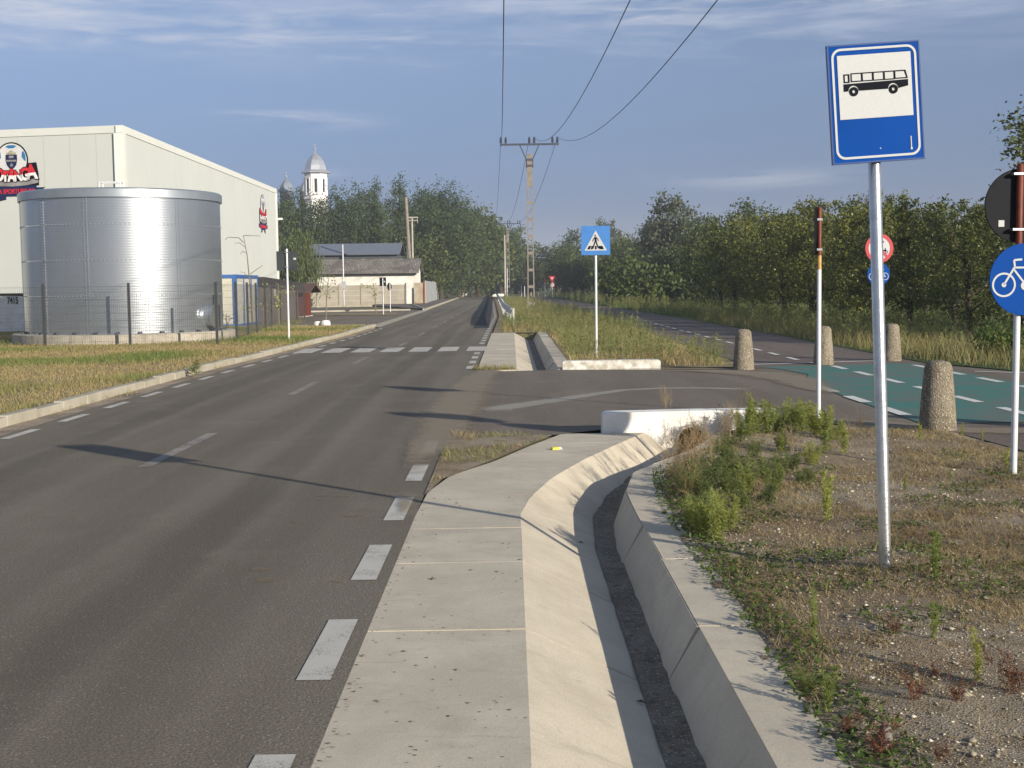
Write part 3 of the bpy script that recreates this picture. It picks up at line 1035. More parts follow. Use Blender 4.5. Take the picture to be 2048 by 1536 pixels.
# pedestrian crossing sign
cr = thing('crossing_sign', 'blue square pedestrian crossing sign with a white triangle on a slim pole', 'road sign', U(1193, 714, 0))
pole(cr, 2.9, 0.028, M['pole_white'])
b = MB()
b.extrude([(-.33, 2.33), (.33, 2.33), (.33, 2.99), (-.33, 2.99)], -.05, -.035)
cb = b.build('panel', M['sign_blue_pale'], cr)
MB().extrude([(-.255, 2.43), (.255, 2.43), (0, 2.885)], -.053, -.05).build('triangle', M['sign_white'], cb)
b = MB()
y0_, y1_ = -.056, -.053
disc(b, -.012, 2.765, .019, y0_, y1_, 16)
b.extrude([(-.03, 2.735), (.018, 2.735), (.022, 2.64), (-.02, 2.63)], y0_, y1_)
b.strip([(-.022, 2.728), (-.058, 2.675), (-.066, 2.635)], .018, y0_ - .001, y1_)
b.strip([(.012, 2.728), (.05, 2.69), (.06, 2.645)], .018, y0_ - .001, y1_)
b.strip([(-.008, 2.645), (-.042, 2.55), (-.068, 2.47)], .026, y0_ - .0015, y1_)
b.strip([(.008, 2.645), (.035, 2.55), (.066, 2.475)], .026, y0_ - .0015, y1_)
for x0_, x1_ in ((-.195, -.135), (-.115, -.082), (-.02, .02), (.085, .115), (.12, .185)):
    m_ = (x0_ + x1_) / 2
    sh = -m_ * .22
    b.extrude([(x0_, 2.458), (x1_, 2.458), (x1_ + sh, 2.535), (x0_ + sh, 2.535)], y0_, y1_)
b.build('pictogram', M['black'], cb)
for z_ in (2.45, 2.86):
    MB().box(-.37, -.33, -.04, .0, z_ - .02, z_ + .02).build('clamp', M['clamp'], cr)


def bicycle(cx_, cz_, s, y0, y1):
    b = MB()
    k = s
    for sx in (-1, 1):
        b.ring(cx_ + sx * .125 * k, cz_ - .045 * k,   .060 * k, .071 * k, y0, y1, 32)
        disc(b, cx_ + sx * .125 * k, cz_ - .045 * k, .014 * k, y0 - .0005, y1, 14)
    L = lambda pts, w=.014: b.strip([(cx_ + a * k, cz_ + c * k) for a, c in pts], w * k * .8, y0 - .0005, y1)
    L([(-.125, -.045), (-.062, .06), (-.068, .098), (-.02, .102)])
    L([(-.062, .055), (.072, .055)])
    L([(-.068, .045), (.005, -.045)])
    L([(.0, -.045), (.078, .085)])
    L([(.05, .088), (.105, .088)], .02)
    L([(.0, -.045), (.125, -.045)], .018)
    L([(.125, -.045), (.075, .055)])
    disc(b, cx_ + .002 * k, cz_ - .05 * k, .026 * k, y0 - .001, y1, 20)
    return b


# bicycle sign with a second sign seen from behind above it
bk = thing('bicycle_sign', 'round blue bicycle path sign below a dark sign back, at the right edge', 'road sign', U(2027, 943, 0.01), R(4))
bk.rotation_euler.y = R(0.4)
pole(bk, 1.94, 0.0275, M['pole_white'])
MB().lathe([(.0285, 1.93), (.0285, 2.60), (.02, 2.61)], 16).build('rust_painted_pole', M['rust'], bk, smooth=True)
b = MB()
disc(b, .036, 1.64, .303, -.05, -.034, 56)
q = b.build('bicycle_panel', M['sign_blue'], bk)
bicycle(.036, 1.66, 1.45, -.0535, -.05).build('bicycle_pictogram', M['sign_white'], q)
b = MB()
disc(b, .03, 2.262, .312, .034, .05, 56)
q = b.build('back_panel', M['sign_back'], bk)
MB().ring(.03, 2.262, .305, .314, .030, .052, 56).build('rim', M['sign_back'], q)
MB().box(-.165, -.115, .0315, .034, 2.085, 2.14).build('sticker', M['sign_white'], q)
for z_ in (2.06, 2.525):
    MB().box(-.07, .07, -.033, .034, z_ - .011, z_ + .011).build('clamp', M['clamp'], bk, bevel=.003)

# post whose sign is seen edge on
es = thing('edge_on_sign', 'slim white post with a rust brown top and its sign seen edge on', 'road sign', U(1637, 836, 0), 0)
pole(es, 1.98, 0.026, M['pole_white'])
MB().lathe([(.0262, 1.80), (.0266, 1.985)], 16).build('rust_stain', M['rust_bleed'], es, smooth=True)
MB().lathe([(.0272, 1.97), (.0272, 2.54), (.02, 2.55)], 16).build('rust_painted_pole', M['rust'], es, smooth=True)
b = MB()
disc(b, 0, 2.26, .29, -.05, -.034, 48)
q = b.build('panel', M['sign_back'], es)
q.rotation_euler = (0, 0, R(-101))
for z_ in (2.04, 2.40):
    MB().box(-.04, .03, -.03, .03, z_ - .013, z_ + .013).build('clamp', M['clamp'], es)

# no through sign for vehicles, behind the bus stop pole
nv = thing('prohibition_sign', 'red ringed white prohibition sign above a small blue sign, behind the bus stop pole', 'road sign', (7.80, 27.5, 0), R(6))
pole(nv, 2.62, 0.028, M['rust'])
b = MB()
disc(b, -.05, 2.34, .245, -.05, -.034, 48)
q = b.build('panel', M['sign_white'], nv)
MB().ring(-.05, 2.34, .235, .305, -.055, -.034, 56).build('red_ring', M['sign_red'], q)
b = MB()
for sx in (-1, 1):
    b.ring(-.05 + sx * .155, 2.26, .018, .03, -.053, -.05, 20)
b.strip([(-.205, 2.29), (-.16, 2.30), (-.08, 2.30), (-.02, 2.31), (.06, 2.29), (.105, 2.29)], .03, -.0535, -.05)
b.strip([(.09, 2.27), (.075, 2.345)], .018, -.0535, -.05)
b.strip([(-.05, 2.45), (-.03, 2.50), (.02, 2.495), (.035, 2.455)], .03, -.0535, -.05)
b.strip([(-.09, 2.48), (-.05, 2.46)], .03, -.0535, -.05)
b.build('pictogram', M['black'], q)
MB().strip([(-.22, 2.50), (.12, 2.165)], .055, -.057, -.0535).build('red_bar', M['sign_red'], q)
b = MB()
disc(b, -.06, 1.80, .245, -.05, -.034, 48)
q = b.build('blue_panel', M['sign_blue'], nv)
bicycle(-.06, 1.80, 1.1, -.0535, -.05).build('bicycle_pictogram', M['sign_white'], q)

# bollards
prof = [(.205, -.12), (.205, .0), (.175, .40), (.150, .68), (.142, .72), (.118, .755), (.06, .772), (.0, .776)]
b = MB().lathe(prof[:-1], 40)
bol = tag(b.build('bollard', M['aggregate'], smooth=True), 'pebbled concrete bollard standing closest to the camera on the green crossing', 'bollard', 'concrete bollards across the bicycle path')
bol.location = U(1875, 861, 0)
for loc, lab in ((U(1487, 739), 'pebbled concrete bollard left of the far three, at the end of the low white wall'),
                 (U(1647, 729), 'pebbled concrete bollard behind the rust topped post'),
                 (U(1783, 722), 'pebbled concrete bollard behind the bus stop pole'),
                 (Vector((6.35, 14.05, 0)), 'pebbled concrete bollard out of frame whose shadow crosses the green'),
                 (Vector((7.95, 13.8, 0)), 'pebbled concrete bollard out of frame at the far side of the path'),
                 (U(1062, 596), 'tiny concrete bollard behind the power pole'), (U(1077, 596), 'tiny concrete bollard at the far start of the bicycle path')):
    c = copy_tree(bol)
    c.location = (loc[0], loc[1], 0)
    c.rotation_euler.z = random.uniform(0, 6)
    c['label'] = lab

# ================================================================== POWER LINE
def lattice_pole(name, label, loc, h, rz=0.0):
    t = thing(name, label, 'power pole', loc, rz)
    b = MB()
    w0, w1 = .24, .165
    dd = .14

    def hw_(z):
        return w0 + (w1 - w0) * z / h
    z_open = h * .80
    # solid head, two legs and rungs
    for s_ in (-1, 1):
        prev = None
        for z in np.linspace(-.5, z_open, 9):
            cur = (s_ * hw_(max(z, 0)), z)
            if prev:
                (x0, z0), (x1, z1) = prev, cur
                b.add([(x0, -dd / 2, z0), (x0 - s_ * .075, -dd / 2, z0), (x0 - s_ * .075, dd / 2, z0), (x0, dd / 2, z0),
                       (x1, -dd / 2, z1), (x1 - s_ * .075, -dd / 2, z1), (x1 - s_ * .075, dd / 2, z1), (x1, dd / 2, z1)],
                      [(0, 1, 5, 4), (1, 2, 6, 5), (2, 3, 7, 6), (3, 0, 4, 7), (0, 3, 2, 1), (4, 5, 6, 7)])
            prev = cur
    for z in np.linspace(.5, z_open, 8):
        b.box(-hw_(z) + .07, hw_(z) - .07, -dd / 2 + .01, dd / 2 - .01, z - .09, z + .09)
    b.add([(-hw_(z_open), -dd / 2, z_open), (hw_(z_open), -dd / 2, z_open), (hw_(z_open), dd / 2, z_open), (-hw_(z_open), dd / 2, z_open),
           (-hw_(h), -dd / 2, h), (hw_(h), -dd / 2, h), (hw_(h), dd / 2, h), (-hw_(h), dd / 2, h)],
          [(0, 1, 5, 4), (1, 2, 6, 5), (2, 3, 7, 6), (3, 0, 4, 7), (0, 3, 2, 1), (4, 5, 6, 7)])
    b.build('concrete_shaft', M['pole_conc'], t)
    arm = MB()
    za = h + .62
    arm.box(-1.9, 1.9, -.05, .05, za - .06, za + .06)
    for s_ in (-1, 1):
        arm.bar((s_ * .2, 0, h - .35), (s_ * .62, 0, za - .05), .07)
        arm.bar((s_ * .2, 0, h - .9), (s_ * .2, 0, h - .3), .07)
    arm.box(-.24, .24, -.11, .11, h - .42, h - .30)
    arm.box(-.24, .24, -.11, .11, h - .80, h - .68)
    arm.build('cross_arm', M['steel_dark'], t)
    for x in (-1.84, -1.52, 0.0, .32, 1.50, 1.82):
        MB().lathe([(.02, -.16), (.02, .02), (.085, .04), (.085, .08), (.05, .10), (.085, .14), (.085, .18), (.05, .20), (.085, .24), (.085, .28), (.05, .31), (.06, .38), (.03, .42)], 12,
                   (x, 0, za + .06)).build('insulator', M['insul'], t, smooth=True)
    return t, za + .44


p1 = U(1064, 623)
p1 = Vector((1.32, 85, 0))
pole1, zt = lattice_pole('power_pole', 'tall concrete lattice power pole with a steel cross arm, nearer one', p1, 10.15)
p2 = Vector((-.35, 192, 0))
pole2 = copy_tree(pole1)
pole2.location = p2
pole2['label'] = 'distant concrete lattice power pole above the end of the guardrail'
for i, (x, lab) in enumerate(((-1.84, 'left'), (.32, 'middle'), (1.82, 'right'))):
    pts = []
    for t in np.linspace(0, 1, 40):
        Y = 85 - 126 * t
        xx_ = p1.x + x + (1.15 if i else .95) * t + (0.15 if i == 2 else 0) * t
        pts.append((xx_, Y, zt - 4.5 * (1 - ((t - .5) * 2) ** 2)))
    tag(MB().tube(pts, .011, 5).build('power_line', M['wire']), '%s power line sweeping overhead from the near pole' % lab, 'cable')
    x2 = x if i != 1 else 0.0
    pts = [(p1.x + x2 + (p2.x - p1.x) * t, 85 + 107 * t, zt - 1.4 * (1 - ((t - .5) * 2) ** 2)) for t in np.linspace(0, 1, 16)]
    tag(MB().tube(pts, .016, 4).build('power_line', M['wire']), '%s power line between the two lattice poles' % lab, 'cable')
# round pole next to the far lattice pole
t = thing('utility_pole', 'thin round utility pole with side brackets by the distant lattice pole', 'utility pole', (-.8, 186, 0))
MB().lathe([(.17, -.3), (.11, 8.9)], 12).build('shaft', M['pole_pale'], t, smooth=True)
MB().lathe([(.045, 0), (.045, 4.2)], 8, (.32, -.1, 0)).build('cable_pipe', M['pole_white'], t)
b = MB()
for z_ in (3.6, 4.6, 5.2):
    b.box(-.6, .6, -.06, .06, z_, z_ + .12)
b.build('bracket', M['steel_dark'], t)
# old leaning pole and T pole by the long shed
t = thing('utility_pole', 'leaning bare concrete pole rising behind the corrugated roof', 'utility pole', (-10.7, 141, 0))
t.rotation_euler = (0, R(-2.4), 0)
MB().lathe([(.23, -.3), (.17, 11.3)], 12).build('shaft', M['pole_conc'], t, smooth=True)
t = thing('utility_pole', 'pale pole with a T shaped top in front of the tall poplars', 'utility pole', (-12.2, 163, 0))
MB().lathe([(.15, -.3), (.12, 10.2)], 12).build('shaft', M['pole_pale'], t, smooth=True)
b = MB().box(-.75, .75, -.08, .08, 10.25, 10.4).box(-.75, .75, -.08, .08, 9.9, 10.0)
for x in (-.7, .7):
    b.box(x - .03, x + .03, -.05, .05, 9.6, 10.3)
b.box(-.7, -.66, -.03, .03, 5, 9.9)
b.build('cross_arm', M['pole_pale'], t)
t = thing('metal_pole', 'slim grey metal pole in front of the whitewashed house', 'pole', (-15.9, 124, 0))
pole(t, 5.8, .07, M['galv_dull'], 'shaft')
MB().box(-.18, .18, -.2, .1, 1.6, 2.3).build('meter_box', M['galv_dull'], t)

# guardrail
t = thing('guardrail', 'galvanised guardrail along the right side of the road', 'guardrail')
gpts = [(.03, 53.5), (-.12, 58), (-.32, 66), (-.5, 75), (-.75, 95), (-1.25, 130), (-1.7, 160), (-2.3, 200), (-2.8, 235)]
profl = [(-.02, .78), (.045, .74), (.045, .69), (-.02, .65), (-.02, .58), (.045, .54), (.045, .49), (-.02, .45)]
b = MB()
for (xa, ya), (xb, yb_) in zip(gpts[:-1], gpts[1:]):
    for (o0, z0), (o1, z1) in zip(profl[:-1], profl[1:]):
        b.add([(xa - o0, ya, z0), (xb - o0, yb_, z0), (xb - o1, yb_, z1), (xa - o1, ya, z1)], [(0, 1, 2, 3)])
o = b.build('rail', M['galv_dull'], t)
sm = o.modifiers.new('thickness', 'SOLIDIFY')
sm.thickness = .006
for Y in (53.7, 57.6, 61.6, 65.6, 70, 75, 80, 88, 96, 108, 120, 140):
    x = np.interp(Y, [q[1] for q in gpts], [q[0] for q in gpts])
    MB().box(x + .04, x + .12, Y - .06, Y + .06, -.3, .74).build('post', M['galv_dull'], t)

# ================================================================== LEFT SIDE: TANK, WAREHOUSE, FENCE
# water tank
M['tank'] = None
ma = bpy.data.materials.new('galvanised_tank')
ma.use_nodes = True
T = NT(ma.node_tree)
bsd = ma.node_tree.nodes['Principled BSDF']
co = T.n('ShaderNodeTexCoord').outputs['Object']
c = T.mix(T.ramp(T.noise(T.mapping(co, (1, 1, .3)), 1.0, 3, .6), .3, .7), (.40, .425, .45), (.45, .475, .50))
c = T.mix(T.ramp(T.noise(T.mapping(co, (1, 1, 30)), 1.5, 3, .6), .4, .7, 0, .35), c, (.50, .52, .54))
T.put(bsd.inputs['Base Color'], c)
bsd.inputs['Metallic'].default_value = 0.80
bsd.inputs['Roughness'].default_value = 0.29
ma_t = ma
tc_ = Vector((-12.06, 40.75, 0.1))
RT = 2.975
M['tank_rim'] = mat('tank_rim', (0.42, 0.46, 0.49), 0.42, 0.75, 0.12, 2)
tank = thing('water_tank', 'round corrugated galvanised steel water tank with a flat metal rim', 'water tank', tc_)
MB().lathe([(3.36, -.25), (3.36, .27), (3.32, .30), (0.01, .30)], 72).build('concrete_base', M['concrete_base'], tank)
prof = []
zt0, zt1 = .30, 4.38
nw = int((zt1 - zt0) / .0762)
for i in range(nw * 4 + 1):
    z = zt0 + (zt1 - zt0) * i / (nw * 4)
    prof.append((RT + .0007 * math.sin(i * math.pi / 2), z))
b = MB().lathe(prof, 128, cap=False)
# lap seams with bolts
for z in (1.42, 2.46, 3.5):
    for k in range(150):
        a = 2 * math.pi * k / 150
        x, y = (RT + .004) * math.cos(a), (RT + .004) * math.sin(a)
        q = Matrix.Translation((x, y, z)) @ Matrix.Rotation(a, 4, 'Z')
        b.box(0, .022, -.014, .014, -.014, .014, q)
for a_deg in (-142, -105.5, -77, -44.5, -25, 120, 160):
    a = R(a_deg - 17 + 0)
    for sgn in (-.045, .045):
        for z in np.arange(.4, 4.25, .085):
            aa = a + sgn / RT
            q = Matrix.Translation(((RT + .004) * math.cos(aa), (RT + .004) * math.sin(aa), z)) @ Matrix.Rotation(aa, 4, 'Z')
            b.box(0, .022, -.015, .015, -.015, .015, q)
    q = Matrix.Translation((RT * math.cos(a + .02), RT * math.sin(a + .02), 0)) @ Matrix.Rotation(a, 4, 'Z')
    b.box(-.004, .0065, -.004, .004, .31, 4.3, q)
b.build('shell', ma_t, tank, smooth=True)
MB().lathe([(RT + .002, 4.27), (RT + .07, 4.27), (RT + .07, 4.50), (RT + .02, 4.54), (.3, 4.62), (.01, 4.63)], 96, cap=False).build('roof_rim', M['tank_rim'], tank, smooth=True)
b = MB()
for x in (-.05, .58):
    b.tube([(x, 0, 4.50), (x, 0, 4.80), (x, -.35, 4.80), (x, -.35, 4.50)], .02, 6)
b.tube([(-.05, 0, 4.80), (.58, 0, 4.80)], .02, 6).tube([(-.05, -.35, 4.80), (.58, -.35, 4.80)], .02, 6)
o = b.build('hatch_rail', M['pole_white'], tank)
o.location = (-.15, -1.2, 0)
a = R(-18)
mh = MB().lathe([(.33, -.25), (.33, .22), (.37, .22), (.37, .27), (.01, .27)], 32)
o = mh.build('manhole', ma_t, tank, smooth=True)
o.matrix_local = Matrix.Translation((RT * math.cos(a), RT * math.sin(a), .75)) @ Matrix.Rotation(a, 4, 'Z') @ Matrix.Rotation(R(90), 4, 'Y')
for k in range(18):
    a = R(-150 + k * 12)
    MB().box(-.05, .08, -.05, .05, .30, .36, Matrix.Rotation(a, 4, 'Z') @ Matrix.Translation((RT + .03, 0, 0))).build('anchor_foot', M['steel_dark'], tank)

# warehouse
wh = thing('sports_hall', 'long white clad sports hall behind the steel tank', 'building')
H = 7.87
xc, y_c, y_e = -14.68, 50.0, 82.5
x_w, y_w = -40.0, 55.0
b = MB()
b.slab([(xc, y_c), (xc, y_e), (x_w, y_e + 3), (x_w, y_w)], 1.62, H)
b.build('wall', M['cladding'], wh)
n_front = Vector((y_w - y_c, -(x_w - xc), 0)).normalized()   # outward normal of the front wall
n_front = -n_front if n_front.y > 0 else n_front
fdir = Vector((x_w - xc, y_w - y_c, 0)).normalized()
MB().slab([(xc - .10, y_c + .12), (xc - .10, y_e - .1), (x_w, y_e + 2.9), (x_w, y_w + .12)], 1.50, 1.63).build('gap', M['dark_gap'], wh)
MB().slab([(xc + .03, y_c - .03), (xc + .03, y_e), (x_w, y_e + 3), (x_w, y_w - .03)], -.2, 1.50).build('plinth', M['white_wash'], wh)
# flashings
fl = MB()
e = .035
fl.slab([(xc + e, y_c - e), (xc + e, y_e + e), (xc - .25, y_e + e), (xc - .25, y_c - e)], H - .22, H + .06)
q0, q1 = Vector((xc - .25, y_c, 0)) + n_front * e, Vector((x_w, y_w, 0)) + n_front * e
fl.slab([tuple((Vector((xc + e, y_c, 0)) + n_front * (e + .002))[:2]), tuple(q1[:2]), (q1.x, q1.y + .3), (xc + e - .3, y_c + .3)], H - .215, H + .065)
fl.box(xc - .02, xc + .05, y_c - .014, y_c + .30, 1.6, H - .23)
fl.box(xc - .34, xc + .053, y_c - .018, y_c + .10, 1.603, H - .226)
fl.box(xc - .02, xc + .05, y_e - .25, y_e + .05, 0, H - .22)
fl.build('flashing', M['flashing'], wh)
# cladding joints
jt = MB()
for s in np.arange(1.1, 24, 1.1):
    p = Vector((xc, y_c, 0)) + fdir * s
    p2_ = p + fdir * .012
    jt.slab([tuple((p + n_front * .004)[:2]), tuple((p2_ + n_front * .004)[:2]), tuple((p2_ - n_front * .01)[:2]), tuple((p - n_front * .01)[:2])], 1.64, H - .22)
for y in np.arange(y_c + 1.2, y_e - .3, 1.1):
    jt.box(xc - .01, xc + .004, y, y + .012, 1.64, H - .22)
M['joint'] = mat('cladding_joint', (0.42, 0.41, 0.37), 0.6)
jt.build('panel_joint', M['joint'], wh)
MB().box(xc - .03, xc + .35, y_e + .02, y_e + .12, 6.0, 6.12).build('wall_lamp', M['pole_white'], wh)


def text_mesh(s, size, name, mt, parent, extrude=.004, squash=1.0, bold=.028):
    cu = bpy.data.curves.new(name, 'FONT')
    cu.body = s
    cu.size = size
    cu.align_x = 'CENTER'
    cu.extrude = extrude
    cu.offset = size * bold
    tmp = bpy.data.objects.new(name + '_tmp', cu)
    COL.objects.link(tmp)
    dg = bpy.context.evaluated_depsgraph_get()
    me = bpy.data.meshes.new_from_object(tmp.evaluated_get(dg))
    bpy.data.objects.remove(tmp)
    me.transform(Matrix.Rotation(R(90), 4, 'X') @ Matrix.Diagonal((squash, 1, 1, 1)))
    return link_mesh(name, me, mt, parent)


M['navy'] = mat('navy_print', (0.012, 0.020, 0.075), 0.5)
M['silver_print'] = mat('silver_print', (0.34, 0.32, 0.31), 0.5, 0, 0.45, 1.2)
M['ball_white'] = mat('ball_white', (0.68, 0.67, 0.66), 0.5, 0, 0.12, 2)
M['ball_blue'] = mat('ball_blue', (0.03, 0.17, 0.36), 0.5)
M['logo_red'] = mat('logo_red', (0.58, 0.02, 0.03), 0.5)
M['crest_cream'] = mat('crest_cream', (0.48, 0.44, 0.30), 0.5, 0, .4, 14)
M['letter'] = None
ma = bpy.data.materials.new('red_over_white_letters')
ma.use_nodes = True
T = NT(ma.node_tree)
bsd = ma.node_tree.nodes['Principled BSDF']
zz = T.sep(T.n('ShaderNodeTexCoord').outputs['Object'])[2]
T.put(bsd.inputs['Base Color'], T.mix(T.math('GREATER_THAN', zz, .22), (.78, .77, .76), (.60, .02, .03)))
bsd.inputs['Roughness'].default_value = .5
M['letter'] = ma


def logo(label, M_loc):
    t = thing('wall_logo', label, 'wall logo')
    t.matrix_world = M_loc
    bk_ = MB()
    disc(bk_, 0, 0, .70, -.02, 0, 48)
    bk_.extrude([(-1.06, -.18), (-.70, -.12), (-.62, -.20), (0, -.36), (.62, -.22), (.70, -.12), (1.04, -.10), (1.12, -.55), (1.12, -.98), (-1.12, -.98), (-1.12, -.5)], -.024, 0)
    bk_.build('dark_backing', M['black'], t)
    b = MB()
    disc(b, 0, 0, .645, -.028, -.02, 48)
    ball = b.build('football', M['ball_white'], t)
    b = MB()
    b.extrude([(-.24, .53), (-.12, .585), (.12, .585), (.24, .54), (.1, .46), (-.1, .46)], -.031, -.028)
    for s in (-1, 1):
        b.extrude([(s * .46, .32), (s * .52, .35), (s * .60, .20), (s * .61, -.02), (s * .56, -.04), (s * .44, .12)], -.031, -.028)
    b.build('ball_patch', M['ball_blue'], ball)
    sh = [(-.24, .22), (.24, .22), (.25, 0), (.20, -.18), (.10, -.30), (0, -.36), (-.10, -.30), (-.20, -.18), (-.25, 0)]
    b = MB().extrude(sh, -.034, -.028)
    shd = b.build('shield', M['navy'], t)
    b = MB().extrude([(-.22, 0.02), (.22, 0.02), (.22, -.05), (-.22, -.05)], -.037, -.034)
    b.extrude([(-.07, -.17), (0, -.10), (.07, -.17), (.04, -.24), (-.04, -.24)], -.037, -.034)
    b.extrude([(-.10, .09), (.10, .09), (.10, .18), (-.10, .18)], -.037, -.034)
    b.build('shield_device', M['silver_print'], shd)
    MB().extrude([(-.19, .225), (.19, .225), (.21, .32), (.13, .29), (.09, .35), (.0, .39), (-.09, .35), (-.13, .29), (-.21, .32)], -.034, -.028).build('mural_crown', M['crest_cream'], shd)
    for ch, x, z, sz, rot in (('Ș', -.88, -.72, .74, 3), ('O', -.57, -.76, .64, 2), ('T', -.29, -.79, .54, 1), ('Â', -.02, -.80, .53, 0), ('N', .27, -.79, .56, -1), ('G', .56, -.76, .64, -2), ('A', .86, -.72, .76, -4)):
        ol = text_mesh(ch, sz, 'letter_outline', M['black'], t, .003, .84, .10)
        ol.location = (x, -.033, z)
        ol.rotation_euler = (0, R(rot * 1.3), 0)
        o = text_mesh(ch, sz, 'letter', M['letter'], t, .004, .84, .045)
        o.location = (x, -.040, z)
        o.rotation_euler = (0, R(rot * 1.3), 0)
    MB().extrude([(-1.05, -.70), (-.6, -.80), (0, -.84), (.6, -.80), (1.10, -.68), (1.10, -.88), (.6, -.97), (0, -1.0), (-.6, -.97), (-1.10, -.88)], -.030, -.024).build('silver_band', M['silver_print'], t)
    b = MB().extrude([(-1.0, -1.0), (1.0, -.98), (1.02, -1.06), (1.38, -1.06), (1.25, -1.16), (1.38, -1.24), (.9, -1.30), (.3, -1.38), (-.3, -1.38), (-.9, -1.30), (-1.38, -1.24), (-1.25, -1.16), (-1.38, -1.06), (-1.02, -1.06)], -.022, 0)
    b.extrude([(-.62, -1.34), (-.30, -1.385), (-.30, -1.50), (-.72, -1.58), (-.60, -1.48)], -.020, 0)
    b.extrude([(.62, -1.34), (.30, -1.385), (.30, -1.50), (.72, -1.58), (.60, -1.48)], -.020, 0)
    rib = b.build('ribbon', M['navy'], t)
    o = text_mesh('SALA SPORTURILOR', .245, 'ribbon_text', M['logo_red'], rib, .004, .86)
    o.location = (0, -.026, -1.275)
    return t


# on the front wall (local -y turned to the wall's outward normal), centred at pixel 23, 321
cpt = Vector((xc, y_c, 0)) + fdir * 4.72
d_ = ray(24, 321)
lz = CAM_H + d_.z / d_.y * cpt.y
cpt = Vector((ray(24, 321).x / ray(24, 321).y * cpt.y, cpt.y, lz))
s_front = (cpt.x - xc) / fdir.x
cpt = Vector((xc, y_c, 0)) + fdir * s_front + n_front * .006
ang = math.atan2(n_front.x, -n_front.y)
logo('round football club logo on the hall front above the tank', Matrix.Translation((cpt.x, cpt.y, lz)) @ Matrix.Rotation(ang, 4, 'Z'))
y_l = 77.8
logo('narrow looking football logo high on the long side wall of the hall', Matrix.Translation((xc + .006, y_l, at(525, 413, y_l).z)) @ Matrix.Rotation(R(90), 4, 'Z'))
# the number painted on the plinth
s_n = (at(24, 601, 50.8).x - xc) / fdir.x
pn = Vector((xc, y_c, 0)) + fdir * s_n + n_front * .05
o = text_mesh('7415', .36, 'painted_number', M['black'], wh, .002, .66)
o.matrix_local = Matrix.Translation((pn.x, pn.y, at(28, 607, pn.y).z)) @ Matrix.Rotation(ang, 4, 'Z')

# mesh fence: front run past the tank, then back along the side street
mf = thing('mesh_fence', 'grey welded mesh fence in front of the steel tank', 'fence')
FZ = .1
run = [(-32.6, 36.9)] + [(-32.6 + 2.42 * k, 36.9 + .0 * k) for k in range(1, 11)]
run[-1] = (-8.33, 36.8)
side = [(-8.33, 36.8), (-8.28, 39.2), (-8.6, 42.5), (-9.0, 46), (-9.35, 49.5), (-9.75, 53), (-10.1, 57), (-10.4, 61), (-10.7, 65), (-10.95, 69)]
wires = MB()


def panel(a, c):
    L = math.hypot(c[0] - a[0], c[1] - a[1])
    ux, uy = (c[0] - a[0]) / L, (c[1] - a[1]) / L
    b = MB()
    nvw = int(L / .055)
    for i in range(1, nvw):
        x, y = a[0] + ux * i * L / nvw, a[1] + uy * i * L / nvw
        b.tube([(x, y, FZ + .08), (x, y, FZ + 1.72)], .0027 if a[0] < -8.4 and a[1] < 38 else .0015, 3, False)
    for z in (.12, .32, .52, .72, .92, 1.12, 1.32, 1.52, 1.68):
        b.tube([(a[0], a[1], FZ + z), (c[0], c[1], FZ + z)], .0032 if a[1] < 38 else .002, 3, False)
    b.build('mesh_panel', M['fence_wire'], mf)


for q in run[4:] + side[1:]:
    MB().box(q[0] - .032, q[0] + .032, q[1] - .03, q[1] + .03, -.1, FZ + 1.78).build('post', M['fence_post'], mf)
pts_f = run[4:] + side[1:]
for a, c in zip(pts_f[:-1], pts_f[1:]):
    panel(a, c)

# blue framed container, dark lean-to, red brown cabin
ct = thing('site_container', 'cream site container with a blue steel frame beside the tank', 'container', (0, 0, 0))
M['cream'] = mat('cream_panels', (0.52, 0.50, 0.42), 0.6, 0, .06, 2)
M['blue_frame'] = mat('blue_frame', (0.045, 0.13, 0.36), 0.5, 0, .15, 3)
x1c, y0c, y1c, z0c, z1c = -12.12, 57.6, 62.6, -.05, 2.32
MB().box(x1c - 6.0, x1c - .03, y0c + .03, y1c - .03, z0c + .1, z1c - .06).build('wall', M['cream'], ct)
fr = MB()
for x in (x1c - 6, x1c):
    for y in (y0c, y1c):
        fr.box(x - .17, x + .0, y - (.0 if y == y0c else .17), y + (.17 if y == y0c else 0), z0c, z1c)
for z in (z0c + .08, z1c - .09):
    fr.box(x1c - 5.99, x1c - .17, y0c + .002, y0c + .15, z - .08, z + .085)
    fr.box(x1c - .16, x1c - .002, y0c + .17, y1c - .17, z - .08, z + .085)
for y in (59.3, 61.0):
    fr.box(x1c - .16, x1c - .004, y - .07, y + .07, z0c + .16, z1c - .17)
fr.build('frame', M['blue_frame'], ct)
MB().box(x1c - 1.1, x1c - .75, y0c + .0, y0c + .03, 1.95, 1.99).box(x1c - 1.1, x1c - 1.06, y0c + .0, y0c + .03, 1.95, 2.10).build('bracket', M['black'], ct)
lt = thing('lean_to', 'low dark roofed lean-to between the container and the red cabin', 'shed')
M['brownwall'] = mat('brown_boards', (0.19, 0.145, 0.125), 0.8, 0, .3, 2)
M['darkroof'] = mat('dark_roof', (0.050, 0.046, 0.044), 0.6, 0, .2, 2)
b = MB().box(-15.2, -12.05, 62.9, 73.8, -.1, 1.80)
b.build('wall', M['brownwall'], lt)
b = MB()
b.add([(-15.4, 62.75, 1.98), (-11.85, 62.75, 1.82), (-11.85, 74.4, 1.62), (-15.4, 74.4, 1.78), (-15.4, 62.75, 2.26), (-11.85, 62.75, 2.24), (-11.85, 74.4, 1.98), (-15.4, 74.4, 2.02)],
      [(0, 3, 2, 1), (4, 5, 6, 7), (0, 1, 5, 4), (1, 2, 6, 5), (2, 3, 7, 6), (3, 0, 4, 7)])
